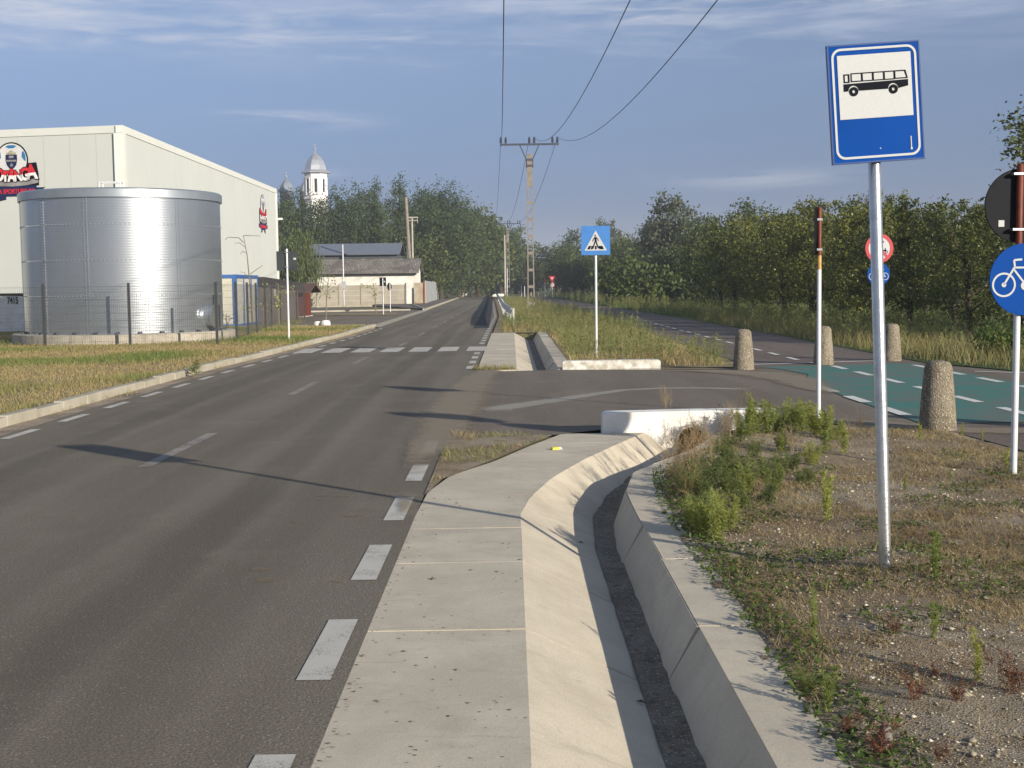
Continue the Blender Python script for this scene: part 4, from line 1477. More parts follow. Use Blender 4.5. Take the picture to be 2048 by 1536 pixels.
b.build('roof', M['darkroof'], lt)
for y in (66.3, 70.2):
    MB().box(-12.06, -12.02, y, y + .45, 1.2, 1.65).build('notice', M['sign_white'], lt)
M['redbrown'] = mat('red_brown_boards', (0.135, 0.036, 0.030), 0.7, 0, .25, 3)
M['redroof'] = mat('brown_roof', (0.105, 0.062, 0.052), 0.8, 0, .25, 4)
cbn = thing('cabin', 'small red brown wooden cabin with a gabled roof', 'cabin')
b = MB().box(-15.6, -12.1, 75.6, 78.8, .0, 1.62)
b.build('wall', M['redbrown'], cbn)
b = MB()
gab = [(75.1, 1.50), (77.2, 1.98), (79.3, 1.50), (79.3, 1.40), (77.2, 1.86), (75.1, 1.40)]
for x0, x1 in ((-15.9, -11.55),):
    b.add([(x0, y, z) for y, z in gab] + [(x1, y, z) for y, z in gab],
          [(0, 1, 7, 6), (1, 2, 8, 7), (3, 4, 10, 9), (4, 5, 11, 10), (0, 6, 11, 5), (2, 3, 9, 8), (0, 5, 4, 1), (1, 4, 3, 2), (6, 7, 10, 11), (7, 8, 9, 10)])
b.build('roof', M['redroof'], cbn)
MB().box(-12.09, -12.0, 76.9, 77.7, .05, 1.45).build('door', M['rust'], cbn)
MB().box(-15.7, -12.0, 75.5, 78.9, -.1, .06).build('footing', M['concrete_base'], cbn)

# signs seen from behind on the left
t = thing('sign_back', 'dark square sign seen from behind on a white pole by the left kerb', 'road sign', U(578, 681, .1))
pole(t, 2.75, .03, M['pole_white'])
M['sign_back_grey'] = mat('sign_back_grey', (0.055, 0.06, 0.066), 0.6, 0, 0.15, 4, spec=0.08)
q = MB().box(-.32, .30, .034, .05, 2.10, 2.68).build('panel', M['sign_back_grey'], t)
MB().box(.19, .27, .031, .034, 2.42, 2.48).build('sticker', M['sign_white'], q)
for z_ in (2.2, 2.64):
    MB().box(-.06, .06, -.032, .034, z_ - .012, z_ + .012).build('clamp', M['clamp'], t)
t = thing('sign_back', 'small dark board sign on a white pole in the traffic island', 'road sign', (-7.75, 79, .03))
pole(t, 2.2, .028, M['pole_white'])
q = MB().box(-.2, .2, .032, .05, 1.72, 2.24).build('panel', M['sign_back'], t)
MB().box(.06, .15, .029, .032, 1.95, 2.02).build('sticker', M['sign_white'], q)
t = thing('oval_sign', 'round sign turned away on a thin pole in front of the concrete fence', 'road sign', (-8.2, 88.5, 0), R(62))
pole(t, 2.0, .028, M['pole_white'])
b = MB()
disc(b, 0, 1.72, .27, .034, .05, 32)
b.build('panel', M['sign_back'], t)
# painted stones
for lx, ly, s, lab in ((-7.78, 54.6, .15, 'white painted stone block at the end of the verge'), (-8.15, 54.8, .12, 'smaller white painted stone left of the block on the verge')):
    b = MB().lathe([(s * 1.0, 0), (s * 1.08, s * .6), (s * 1.0, s * 1.3), (s * .6, s * 1.6)], 7)
    o = tag(b.build('painted_stone', M['white_wash'], bevel=.02), lab, 'stone')
    o.location = (lx, ly, .08)
    o.scale = (1.25, 1.0, 1)

# whitewashed house with corrugated roof
hs = thing('farmhouse', 'long whitewashed building with a grey corrugated asbestos roof', 'building')
ya = 137.0
xl, xr = -30.0, -9.95
M['lime_old'] = mat('old_limewash', (0.80, 0.77, 0.70), .9, 0, 0, .8, .3, 10, dark=(.62, .58, .51))
ma = bpy.data.materials.new('asbestos_roof')
ma.use_nodes = True
T = NT(ma.node_tree)
bsd = ma.node_tree.nodes['Principled BSDF']
co = T.n('ShaderNodeTexCoord').outputs['Object']
c = T.mix(T.ramp(T.noise(co, .5, 5, .7), .4, .62), (.20, .18, .15), (.115, .10, .085))
c = T.mix(T.ramp(T.noise(T.mapping(co, (3.5, 1, 3.5)), 1.2, 3, .6), .60, .68), c, (.36, .34, .29))
T.put(bsd.inputs['Base Color'], c)
bsd.inputs['Roughness'].default_value = .9
M['asbestos'] = ma
b = MB().box(xl, xr, ya, ya + 7, -.1, 3.28)
b.add([(xr, ya, 3.28), (xr, ya + 7, 3.28), (xr, ya + 3.5, 4.6)], [(0, 1, 2)])
b.build('wall', M['lime_old'], hs)
b = MB()
nxw = 260
vs, fs = [], []
for i in range(nxw + 1):
    x = xl - .3 + (xr + .35 - xl + .3) * i / nxw
    dz_ = .035 * math.sin(i * math.pi)
    dz_ = .04 * (i % 2)
    for (yy_, z_) in ((ya - .6, 3.16), (ya + 3.5, 4.74), (ya + 7.6, 3.16)):
        vs.append((x, yy_, z_ + dz_))
for i in range(nxw):
    for k in range(2):
        q = i * 3 + k
        fs.append((q, q + 3, q + 4, q + 1))
b.add(vs, fs)
o = b.build('roof', M['asbestos'], hs)
sm = o.modifiers.new('thickness', 'SOLIDIFY')
sm.thickness = .06
MB().box(xl, xr + .1, ya - .35, ya - .02, 2.98, 3.12).build('eaves_board', M['darkroof'], hs)
# long metal roofed shed behind
sh = thing('metal_shed', 'long shed with a blue grey sheet metal roof behind the farmhouse', 'building')
M['bluemetal'] = mat('blue_grey_roof', (0.185, 0.20, 0.235), .45, .2, .1, 1)
M['greywall'] = mat('grey_sheet_and_shade', (0.075, 0.08, 0.09), .7, 0, .2, 1)  # sheet wall of the shed; also the shade painted on the small church towers
MB().box(-31, -12.9, 149.5, 156.6, -.1, 5.4).build('wall', M['greywall'], sh)
b = MB().add([(-31.5, 149, 5.5), (-12.6, 149, 5.5), (-12.6, 153.2, 6.85), (-31.5, 153.2, 6.85), (-12.6, 157.2, 5.5), (-31.5, 157.2, 5.5)], [(0, 1, 2, 3), (3, 2, 4, 5)])
o = b.build('roof', M['bluemetal'], sh)
o.modifiers.new('thickness', 'SOLIDIFY').thickness = .1
# concrete panel fence, rusty gate, grey sheet fence
M['panel_conc'] = mat('panel_concrete', (0.40, 0.36, 0.285), .9, 0, .16, 1.2)
cf = thing('panel_fence', 'cream concrete panel fence in front of the farmhouse', 'fence')
xs = np.linspace(-32, -10.3, 11)
for x in xs:
    MB().box(x - .1, x + .1, 127.9, 128.1, -.1, 2.1).build('post', M['panel_conc'], cf)
for a, c in zip(xs[:-1], xs[1:]):
    b = MB()
    for k in range(4):
        b.box(a + .1, c - .1, 127.96, 128.04, -.1 + k * .51, -.1 + k * .51 + .495)
    b.build('panel', M['panel_conc'], cf)
MB().box(-10.25, -9.75, 127.8, 128.3, -.1, 2.15).build('end_pillar', M['lime_old'], cf)
gt = thing('rusty_gate', 'rust stained cream metal gate beside the concrete fence', 'gate')
M['rustgate'] = mat('rust_stained_cream', (0.42, 0.37, 0.28), .8, 0, 0, 1.5, dark=(.34, .25, .165))
MB().box(-9.70, -8.72, 130.5, 130.6, .0, 2.1).build('leaf', M['rustgate'], gt)
MB().box(-8.70, -8.58, 130.4, 130.6, -.1, 2.2).build('post', mat('orange_rust', (.30, .09, .03), .9), gt)
gf_ = thing('sheet_fence', 'pale grey sheet metal fence running along the road', 'fence')
M['sheetgrey'] = mat('grey_sheet', (0.36, 0.37, 0.375), .6, .1, .1, 1)
b = MB()
for i in range(40):
    a, c = i / 40, (i + 1) / 40
    A_, B_ = Vector((-8.5, 131, 0)), Vector((-10.5, 193, 0))
    p, q = A_.lerp(B_, a), A_.lerp(B_, c)
    o_ = .04 * (i % 2)
    b.slab([(p.x + o_, p.y), (q.x + o_, q.y), (q.x - .03 + o_, q.y), (p.x - .03 + o_, p.y)], -.1, 2.28 + .03 * math.sin(i))
b.build('sheet', M['sheetgrey'], gf_)
for i in range(5):
    p = Vector((-8.5, 131, 0)).lerp(Vector((-10.5, 193, 0)), i / 4)
    MB().box(p.x - .12, p.x - .04, p.y - .04, p.y + .04, -.1, 2.3).build('post', M['galv_dull'], gf_)

# church
ch = thing('church', 'white church tower with silver domes rising behind the poplars', 'church', (0, 0, 0))
M['church'] = mat('white_render', (0.80, 0.77, 0.74), .8, 0, .04, .4)
M['dome'] = mat('silver_dome', (0.62, 0.62, 0.63), .38, .7, .12, .5)
M['dome_grey'] = mat('grey_dome', (0.26, 0.29, 0.33), .5, .4, .1, .5)
DC = 300.0
c0 = at(631, 345, DC)


def tower(cx_, cy_, z_eave, r, z0, mw, md, win=True):
    n_ = 8
    b = MB()
    b.lathe([(r, z0), (r, z_eave - .25)], n_, (0, 0, 0))
    o = b.build('drum', mw, ch)
    o.location = (cx_, cy_, 0)
    o.rotation_euler.z = R(22.5 + 8)
    h = r * 1.5
    dome = [(r * 1.28, z_eave - .2), (r * 1.25, z_eave), (r * .98, z_eave + .12 * h), (r * .90, z_eave + .38 * h), (r * .72, z_eave + .66 * h), (r * .42, z_eave + .90 * h), (r * .14, z_eave + 1.04 * h), (.12, z_eave + 1.12 * h), (.12, z_eave + 1.25 * h)]
    o2 = MB().lathe(dome, n_).build('dome', md, ch)
    o2.location = (cx_, cy_, 0)
    o2.rotation_euler.z = R(22.5 + 8)
    zt_ = z_eave + 1.25 * h
    k = MB().lathe([(.05, zt_ - .1), (.28, zt_ + .05), (.32, zt_ + .25), (.2, zt_ + .45), (.05, zt_ + .55)], 10)
    k.box(-.05, .05, -.05, .05, zt_ + .5, zt_ + 1.5).box(-.3, .3, -.04, .04, zt_ + 1.05, zt_ + 1.15)
    o3 = k.build('cross', M['dome'], ch)
    o3.location = (cx_, cy_, 0)
    if win:
        for j in range(8):
            a = R(8 + 45 * j)
            rr_ = r * math.cos(R(22.5))
            q = Matrix.Translation((cx_, cy_, 0)) @ Matrix.Rotation(a, 4, 'Z')
            w_ = MB().box(rr_ - .1, rr_ + .03, -.28, .28, z_eave - 4.6, z_eave - 1.6)
            o4 = w_.build('window', M['dark_gap'], ch)
            o4.matrix_local = q
            fb = MB()
            for s_ in (-1, 1):
                fb.box(rr_ - .05, rr_ + .12, s_ * .52 - .14, s_ * .52 + .14, z_eave - 5.2, z_eave - 1.2)
            fb.box(rr_ - .05, rr_ + .12, -.37, .37, z_eave - 1.55, z_eave - 1.2)
            o5 = fb.build('frame', mw, o4)
    return o


tower(c0.x, DC, c0.z, 2.72, 3, M['church'], M['dome'])
k_ = MB().lathe([(2.95, c0.z - 6.2), (3.05, c0.z - 6.0), (2.95, c0.z - 5.8)], 8)
o = k_.build('cornice', M['church'], ch)
o.location = (c0.x, DC, 0)
o.rotation_euler.z = R(30.5)
c1_ = at(573, 382, DC + 14)
tower(c1_.x, DC + 14, c1_.z, 1.72, 3, M['greywall'], M['dome_grey'], False)  # white wall greyed: its shade is put into the colour
c2_ = at(605, 382, DC + 18)
tower(c2_.x + .6, DC + 18, c2_.z, 1.4, 3, M['greywall'], M['dome_grey'], False)  # shade painted in with the same dark grey wall
MB().box(c1_.x - 6, c0.x + 4, DC - 2.5, DC + 24, -.1, 12).build('nave', M['church'], ch)
# far kerb blocks and far signs
for x0, x1, y, z, lab in ((-10.1, -8.0, 246, .35, 'long white kerb block across the far end of the road'), (-11.7, -11.1, 240, .3, 'short white kerb block left of the far road end'),
                          (-3.0, -.9, 213, .4, 'white kerb block by the foot of the distant lattice pole')):
    tag(MB().box(x0, x1, y, y + .5, -.1, z).build('kerb_block', M['white_wash'], bevel=.04), lab, 'kerb block')
fs_ = thing('yield_sign', 'red and white give way triangle over a round sign, far along the path', 'road sign', (5.75, 181, 0))
pole(fs_, 2.5, .05, M['galv_dull'])
q = MB().extrude([(-.5, 2.95), (.5, 2.95), (0, 2.08)], -.07, -.05).build('triangle_panel', M['sign_red'], fs_)
MB().extrude([(-.2, 2.78), (.2, 2.78), (0, 2.42)], -.075, -.07).build('white_centre', M['sign_white'], q)
b = MB()
disc(b, .03, 1.72, .30, -.07, -.05, 32)
q = b.build('round_panel', M['sign_white'], fs_)
MB().ring(.03, 1.72, .25, .31, -.075, -.07, 32).build('red_ring', M['sign_red'], q)
fs_ = thing('warning_sign', 'narrow red and white sign on a pole left of the far give way sign', 'road sign', (4.68, 178, 0), R(60))
pole(fs_, 2.6, .06, M['pole_white'])
MB().extrude([(-.35, 2.05), (.35, 2.05), (0, 2.7)], -.08, -.06).build('panel', M['sign_red'], fs_)
fs_ = thing('direction_sign', 'small dark sign with a white mark left of the far red signs', 'road sign', (4.3, 184, 0))
pole(fs_, 2.3, .05, M['steel_dark'])
MB().box(-.25, .3, -.08, -.05, 1.4, 2.3).build('panel', M['sign_back'], fs_)
for x, y in ((1.55, 190), (1.98, 187)):
    t = thing('marker_post', 'slim white post beyond the near power pole', 'post', (x, y, 0), group='slim white posts beyond the power pole')
    pole(t, 1.9, .05, M['pole_white'])
    MB().box(-.2, .25, -.06, -.04, 1.6, 2.1).build('panel', M['sign_back'], t)

# ================================================================== TREES
def crown_mesh(name, n, shape, leaf, clumps, seed, droop=0.0, tight=0.36, mat_=None, aspect=0.55, vert=.85):
    """leaf-sized quads gathered in clumps spread through the volume; shape(u) -> centre and spread"""
    rs = np.random.default_rng(seed)
    C, Sg = shape(rs, clumps)
    pick = rs.integers(0, clumps, n)
    P = C[pick] + rs.normal(0, 1, (n, 3)) * Sg[pick][:, None] * np.array([1, 1, vert])
    if droop:
        P[:, 2] -= np.abs(rs.normal(0, droop, n))
    d = rs.normal(0, 1, (n, 3))
    if droop:
        d = d * np.array([.3, .3, .3]) + np.array([0, 0, -1.0])
    d /= np.linalg.norm(d, axis=1)[:, None]
    e = np.cross(d, rs.normal(0, 1, (n, 3)))
    e /= np.linalg.norm(e, axis=1)[:, None]
    L = (leaf * rs.uniform(.6, 1.4, n))[:, None]
    a, b_ = d * L * .5, e * L * aspect * .5
    V = np.stack([P - a, P + b_, P + a, P - b_], 1).reshape(-1, 3)
    F = np.arange(n * 4).reshape(-1, 4)
    tint = np.clip(rs.random(clumps)[pick] * .65 + rs.random(n) * .35, 0, 1)
    return V, F, np.repeat(tint, 4)


def orchard_shape(cz_, rx, rz, sig):
    base = ellipsoid_shape(0, cz_, rx, rz, sig, -.05, .4)

    def f(rs, k):
        C, S_ = base(rs, k)
        # upright water shoots standing out of the crown
        n = k // 3
        a, q = rs.uniform(0, 2 * np.pi, 14), rs.random(14) ** .6 * rx * .85
        w = rs.integers(0, 14, n)
        C[:n, 0], C[:n, 1] = np.cos(a)[w] * q[w] + rs.normal(0, .08, n), np.sin(a)[w] * q[w] + rs.normal(0, .08, n)
        C[:n, 2] = cz_ + rz * (.25 + .95 * rs.random(n)) * (1 - .35 * (q[w] / rx) ** 2)
        S_[:n] *= .62
        return C, S_
    return f


def ellipsoid_shape(cx_, cz_, rx, rz, sig, egg=0.0, fill=0.5):
    def f(rs, k):
        d = rs.normal(0, 1, (k, 3))
        d /= np.linalg.norm(d, axis=1)[:, None]
        r = rs.random(k) ** fill
        z = d[:, 2] * r
        w = 1 + egg * (-z)
        # uneven outline
        bump = .82 + .36 * vnoise(np.arctan2(d[:, 1], d[:, 0]) * 1.6, z * 2.2, 1.0, int(rs.integers(1000)))
        C = np.stack([d[:, 0] * r * rx * w * bump + cx_, d[:, 1] * r * rx * w * bump, z * rz * bump + cz_], 1)
        return C, rs.uniform(.6, 1.3, k) * sig
    return f


def limbs(b, base_h, top_h, r0_, spread, seed, n=7):
    rr = random.Random(seed)
    ax = [(0, 0, -.2), (rr.uniform(-.1, .1), rr.uniform(-.1, .1), base_h), (rr.uniform(-.2, .2), rr.uniform(-.2, .2), (base_h + top_h) / 2), (rr.uniform(-.2, .2), rr.uniform(-.2, .2), top_h)]
    b.tube(ax, [r0_ * 1.25, r0_, r0_ * .55, r0_ * .12], 8)
    for i in range(n):
        z = base_h + (top_h - base_h) * (.02 + .65 * i / n)
        a = rr.uniform(0, 6.28)
        s = spread * rr.uniform(.6, 1.0)
        b.tube([(0, 0, z), (math.cos(a) * s * .45, math.sin(a) * s * .45, z + s * .35), (math.cos(a) * s * .9, math.sin(a) * s * .9, z + s * 1.0)], [r0_ * .45, r0_ * .28, r0_ * .06], 6)


def make_tree(name, label, cat, crown, lm, leaf_m, bark_m='bark', group=None):
    t = thing(name, label, cat, (0, 0, 0), 0, group)
    b = MB()
    limbs(b, *lm)
    b.build('trunk', M[bark_m], t, smooth=True)
    V, F, tint = crown
    np_mesh('crown', V, F, M[leaf_m], tint, parent=t)
    return t


_first = {}
PROTO_RECIPES = {
    'poplar_a': lambda: (crown_mesh('c', 12000, ellipsoid_shape(0, 8.2, 2.3, 7.4, .42, .25), .26, 210, 1, vert=1.25), (2.0, 14, .22, 2.0, 1), 'poplar'),
    'poplar_b': lambda: (crown_mesh('c', 12000, ellipsoid_shape(0, 7.6, 2.9, 6.8, .46, .15), .27, 190, 2, vert=1.25), (1.8, 13, .24, 2.4, 2), 'poplar'),
    'poplar_c': lambda: (crown_mesh('c', 11000, ellipsoid_shape(0, 8.6, 2.0, 7.6, .38, .3), .25, 190, 3, vert=1.25), (2.2, 15, .20, 1.7, 3), 'poplar'),
    'broad_a': lambda: (crown_mesh('c', 8000, ellipsoid_shape(0, 5.2, 4.0, 4.6, .55, .1), .36, 170, 4), (1.4, 8, .26, 3.4, 4), 'decid'),
    'broad_b': lambda: (crown_mesh('c', 8000, ellipsoid_shape(0, 5.0, 4.6, 4.5, .6, .0), .38, 150, 5), (1.2, 8, .28, 3.8, 5), 'decid'),
    'silver': lambda: (crown_mesh('c', 7000, ellipsoid_shape(0, 6.4, 3.6, 4.9, .5, .1), .36, 120, 6), (2.0, 10, .26, 3.4, 6), 'silver'),
    'orch_a': lambda: (crown_mesh('c', 10000, orchard_shape(2.45, 2.2, 2.2, .21), .125, 240, 7), (.75, 4.3, .11, 1.9, 7, 9), 'orchard'),
    'orch_b': lambda: (crown_mesh('c', 10000, orchard_shape(2.35, 2.4, 2.1, .22), .13, 220, 8), (.65, 4.1, .12, 2.0, 8, 10), 'orchard'),
    'orch_c': lambda: (crown_mesh('c', 9000, orchard_shape(2.55, 2.0, 2.4, .20), .12, 230, 9), (.85, 4.6, .10, 1.7, 9, 8), 'orchard'),
    'willow': lambda: (crown_mesh('c', 9000, ellipsoid_shape(0, 5.6, 3.3, 2.6, .4, .0), .55, 160, 10, droop=1.3, aspect=.16), (2.2, 7, .22, 2.8, 10), 'willow'),
    'shrub': lambda: (crown_mesh('c', 5000, ellipsoid_shape(0, 1.5, 1.9, 1.5, .3, .0), .22, 80, 11), (.3, 2.2, .06, 1.3, 11), 'decid'),
    'dark_poplar': lambda: (crown_mesh('c', 2600, ellipsoid_shape(0, 6.4, 1.35, 3.4, .25, .25, .6), .17, 80, 12), (2.5, 9.2, .12, 1.1, 12), 'orchard'),
}


def tree(kind, name, label, x, y, s=1.0, sz=None, group=None, cat='tree', rz=None):
    if kind not in _first:
        crown, lm, leaf_m = PROTO_RECIPES[kind]()
        t = make_tree(name, label, cat, crown, lm, leaf_m, group=group)
        _first[kind] = t
    else:
        t = copy_tree(_first[kind])
        t.name = name
        for k_ in ('group',):
            if k_ in t and not group:
                del t[k_]
        tag(t, label, cat, group)
    t.location = (x, y, -.03)
    t.rotation_euler.z = random.uniform(0, 6.28) if rz is None else rz
    t.scale = (s, s, sz or s)
    return t


def by_top(px, py_top, Y, h0):
    """x and vertical scale for a tree standing at depth Y whose top shows at px, py_top"""
    p = at(px, py_top, Y)
    return p.x, (p.z + .03) / h0


pop = [  # pixel x of the top, pixel y of the top, distance, kind, label
    (556, 400, 158, 'poplar_b', 'first poplar showing past the corner of the hall, below the small dome'),
    (588, 396, 166, 'poplar_a', 'poplar between the small grey dome and the church tower'),
    (622, 402, 158, 'poplar_b', 'poplar in front of the foot of the church tower'),
    (660, 392, 164, 'poplar_a', 'poplar just right of the church tower'),
    (694, 376, 160, 'poplar_b', 'bushy poplar halfway between the church tower and the leaning pole'),
    (722, 370, 168, 'poplar_a', 'poplar in the middle of the row above the blue grey roof'),
    (750, 362, 162, 'poplar_c', 'tall slim poplar left of the dark gap in the row'),
    (796, 354, 166, 'poplar_c', 'tallest poplar of the row, straight above the leaning pole'),
    (840, 372, 182, 'poplar_b', 'poplar right of the tallest one, behind the T topped pole'),
    (868, 364, 188, 'poplar_b', 'broad poplar at the top of the right hand hump of the row'),
    (893, 368, 186, 'poplar_a', 'poplar right of the middle of the right hand hump'),
    (915, 380, 190, 'poplar_b', 'poplar on the falling right side of the row'),
    (936, 404, 198, 'poplar_b', 'shorter poplar near the right end of the row'),
    (955, 430, 206, 'broad_a', 'low round tree closing the right end of the poplar row'),
    (880, 440, 176, 'broad_a', 'leafy tree in front of the hump, behind the grey sheet fence'),
    (846, 470, 172, 'broad_b', 'leafy tree behind the end gable of the farmhouse'),
    (918, 470, 196, 'broad_b', 'leafy tree at the left roadside near the far end'),
    (980, 448, 232, 'broad_a', 'leafy tree left of the distant lattice pole'),
    (1000, 462, 262, 'broad_b', 'leafy tree behind the distant lattice pole'),
    (1030, 470, 275, 'broad_a', 'tree behind the near power pole at the far end of the road'),
]
H0 = {'poplar_a': 15.9, 'poplar_b': 14.8, 'poplar_c': 16.5, 'broad_a': 10.1, 'broad_b': 9.8, 'silver': 11.5, 'orch_a': 5.0, 'orch_b': 4.85, 'orch_c': 5.3, 'shrub': 3.1, 'willow': 8.4}
for px, py, Y, k, lab in pop:
    py = py - (26 if px < 680 else 12)
    Y = Y + 8 if px < 830 else Y
    x, sz = by_top(px, py, Y, H0[k])
    tree(k, 'poplar_tree' if k.startswith('pop') else 'leafy_tree', lab, x, Y, 0.5 * (sz + 1.0) if k.startswith('pop') else sz, sz, 'trees behind the left side of the road')
x, sz = by_top(590, 452, 114, 8.4)
tree('willow', 'willow_tree', 'pale green weeping willow at the corner of the hall', x, 114, sz * .9, sz)
mids = [
    (1112, 478, 235, 'broad_b', 'dark tree right of the near power pole at the end of the path'),
    (1128, 500, 190, 'broad_a', 'dark bushy tree behind the far give way sign'),
    (1165, 500, 165, 'broad_b', 'dark tree left of the crossing sign, below the ridge'),
    (1150, 462, 260, 'broad_a', 'tree on the skyline left of the crossing sign'),
    (1218, 440, 215, 'silver', 'yellowish tree peeping over the right corner of the crossing sign'),
    (1210, 510, 150, 'broad_a', 'dark tree behind the pole of the crossing sign'),
    (1262, 462, 180, 'broad_b', 'tree between the yellowish tree and the tall silvery tree'),
    (1300, 452, 165, 'broad_a', 'tree just left of the tall silvery tree'),
    (1350, 388, 150, 'silver', 'tall silvery tree standing above the others on the right'),
    (1322, 440, 152, 'silver', 'smaller silvery tree at the left shoulder of the tall one'),
    (1250, 520, 125, 'broad_b', 'leafy tree at the field edge right of the crossing sign'),
    (1330, 500, 112, 'broad_a', 'leafy tree at the field edge below the tall silvery tree'),
    (1390, 470, 110, 'broad_b', 'leafy tree at the field edge right of the tall silvery tree'),
    (1400, 438, 140, 'broad_a', 'round tree right of the tall silvery tree'),
    (1440, 430, 120, 'broad_b', 'tree behind the left end of the orchard'),
    (1495, 408, 130, 'broad_a', 'tree whose top rises between the orchard and the silvery tree'),
    (1545, 425, 118, 'broad_b', 'tree behind the orchard left of the rust topped post'),
]
for px, py, Y, k, lab in mids:
    x, sz = by_top(px, py, Y, H0[k])
    tree(k, 'leafy_tree', lab, x, Y, sz, sz, 'trees beyond the field')
orch = []
names = ['first', 'second', 'third', 'fourth', 'fifth', 'sixth', 'seventh', 'eighth', 'ninth', 'tenth', 'eleventh']
row_y = [30.5, 34.5, 39.2, 44, 48.5, 53.5, 58.5, 63.5, 69, 75, 82]
row_x = [14.7, 14.2, 13.9, 13.6, 13.6, 13.7, 13.5, 13.3, 13.0, 12.9, 13.2]
tops = [390, 385, 395, 405, 410, 398, 405, 418, 425, 432, 440]
for i, (x, y, tp) in enumerate(zip(row_x, row_y, tops)):
    k = 'orch_' + 'abc'[i % 3]
    sz = (at(CX + x / y * FPX, tp, y).z) / H0[k]
    tree(k, 'orchard_tree', '%s fruit tree of the front orchard row, counted from the right edge' % names[i], x + random.uniform(-.2, .2), y, max(.85, sz * .98), sz, 'fruit trees of the orchard')
for i, y in enumerate((33, 39, 45, 51, 57, 63, 70, 78)):
    k = 'orch_' + 'bca'[i % 3]
    x = 18.0 - .05 * (y - 40)
    tp = (372, 392, 396, 400, 398, 404, 412, 425)[i]
    sz = at(CX + x / y * FPX, tp, y).z / H0[k]
    tree(k, 'orchard_tree', '%s fruit tree of the second orchard row, counted from the right edge' % names[i], x, y, max(1.0, sz), sz, 'fruit trees of the orchard')
for i, y in enumerate((42, 50, 58, 66, 75)):
    k = 'orch_' + 'cab'[i % 3]
    x = 23.0 - .03 * y
    sz = at(CX + x / y * FPX, 402 + 4 * i, y).z / H0[k]
    tree(k, 'orchard_tree', '%s fruit tree of the third orchard row, counted from the right edge' % names[i], x, y, max(1.1, sz), sz, 'fruit trees of the orchard')
p = at(2046, 178, 40)
tree('dark_poplar', 'poplar_tree', 'dark slender poplar at the right edge above the sign back', p.x + .35, 40, 1.0, p.z / 9.8)
x, sz = by_top(1765, 375, 62, 5.3)
tree('orch_c', 'orchard_tree', 'taller fruit tree whose tip shows right of the bus stop pole', x, 62, sz * .8, sz, 'fruit trees of the orchard')
for px, py, Y, lab in ((2005, 700, 27.5, 'fresh green bush at the foot of the bicycle sign'),):
    V, F, tint = crown_mesh('c', 2200, ellipsoid_shape(0, .32, .65, .34, .12, 0), .09, 40, 31)
    o = np_mesh('bush', V, F, M['cover'], tint)
    tag(o, lab, 'bush')
    o.location = (10.4, 27.0, 0)
# undergrowth along the far field edge: one mass
Vs, Fs, Ts = [], [], []
nb = 0
rs = np.random.default_rng(44)
for i in range(46):
    Y = rs.uniform(95, 250)
    x = rs.uniform(8.5, 30) + (Y - 100) * .05 if i < 32 else rs.uniform(-4, 6)
    if i >= 32:
        Y = rs.uniform(268, 300)
    h = rs.uniform(2.2, 4.5) * (1.6 if i >= 32 else 1)
    V, F, t_ = crown_mesh('c', 1500, ellipsoid_shape(0, h * .5, h * .75, h * .5, .4, 0), .36, 40, 100 + i)
    V = V + np.array([x, Y, 0])
    Vs.append(V)
    Fs.append(F + nb)
    Ts.append(t_)
    nb += len(V)
tag(np_mesh('undergrowth', np.concatenate(Vs), np.concatenate(Fs), M['decid'], np.concatenate(Ts)), 'dark undergrowth along the far edge of the field', 'undergrowth', kind='stuff')
# distant woodland: one mass that closes the view
Vs, Fs, Ts = [], [], []
nb = 0
for i in range(150):
    if i < 80:
        x, Y = rs.uniform(-110, -12), rs.uniform(205, 290)
        x = x * Y / 230
        h = rs.uniform(9, 14)
        if 552 < CX + x / Y * FPX < 690:
            h = min(h, 10.5)
    else:
        Y = rs.uniform(270, 420)
        x = rs.uniform(-10, 150)
        h = rs.uniform(8, 13) * (1 if x > 20 else .8)
    V, F, t_ = crown_mesh('c', 900, ellipsoid_shape(0, h * .52, h * .36, h * .5, .8, .1), .8, 36, 300 + i)
    V = V + np.array([x, Y, 0])
    Vs.append(V)
    Fs.append(F + nb)
    Ts.append(t_)
    nb += len(V)
tag(np_mesh('woodland', np.concatenate(Vs), np.concatenate(Fs), M['poplar'], np.concatenate(Ts)), 'far-off woods closing the view behind the trees', 'woodland', kind='stuff')

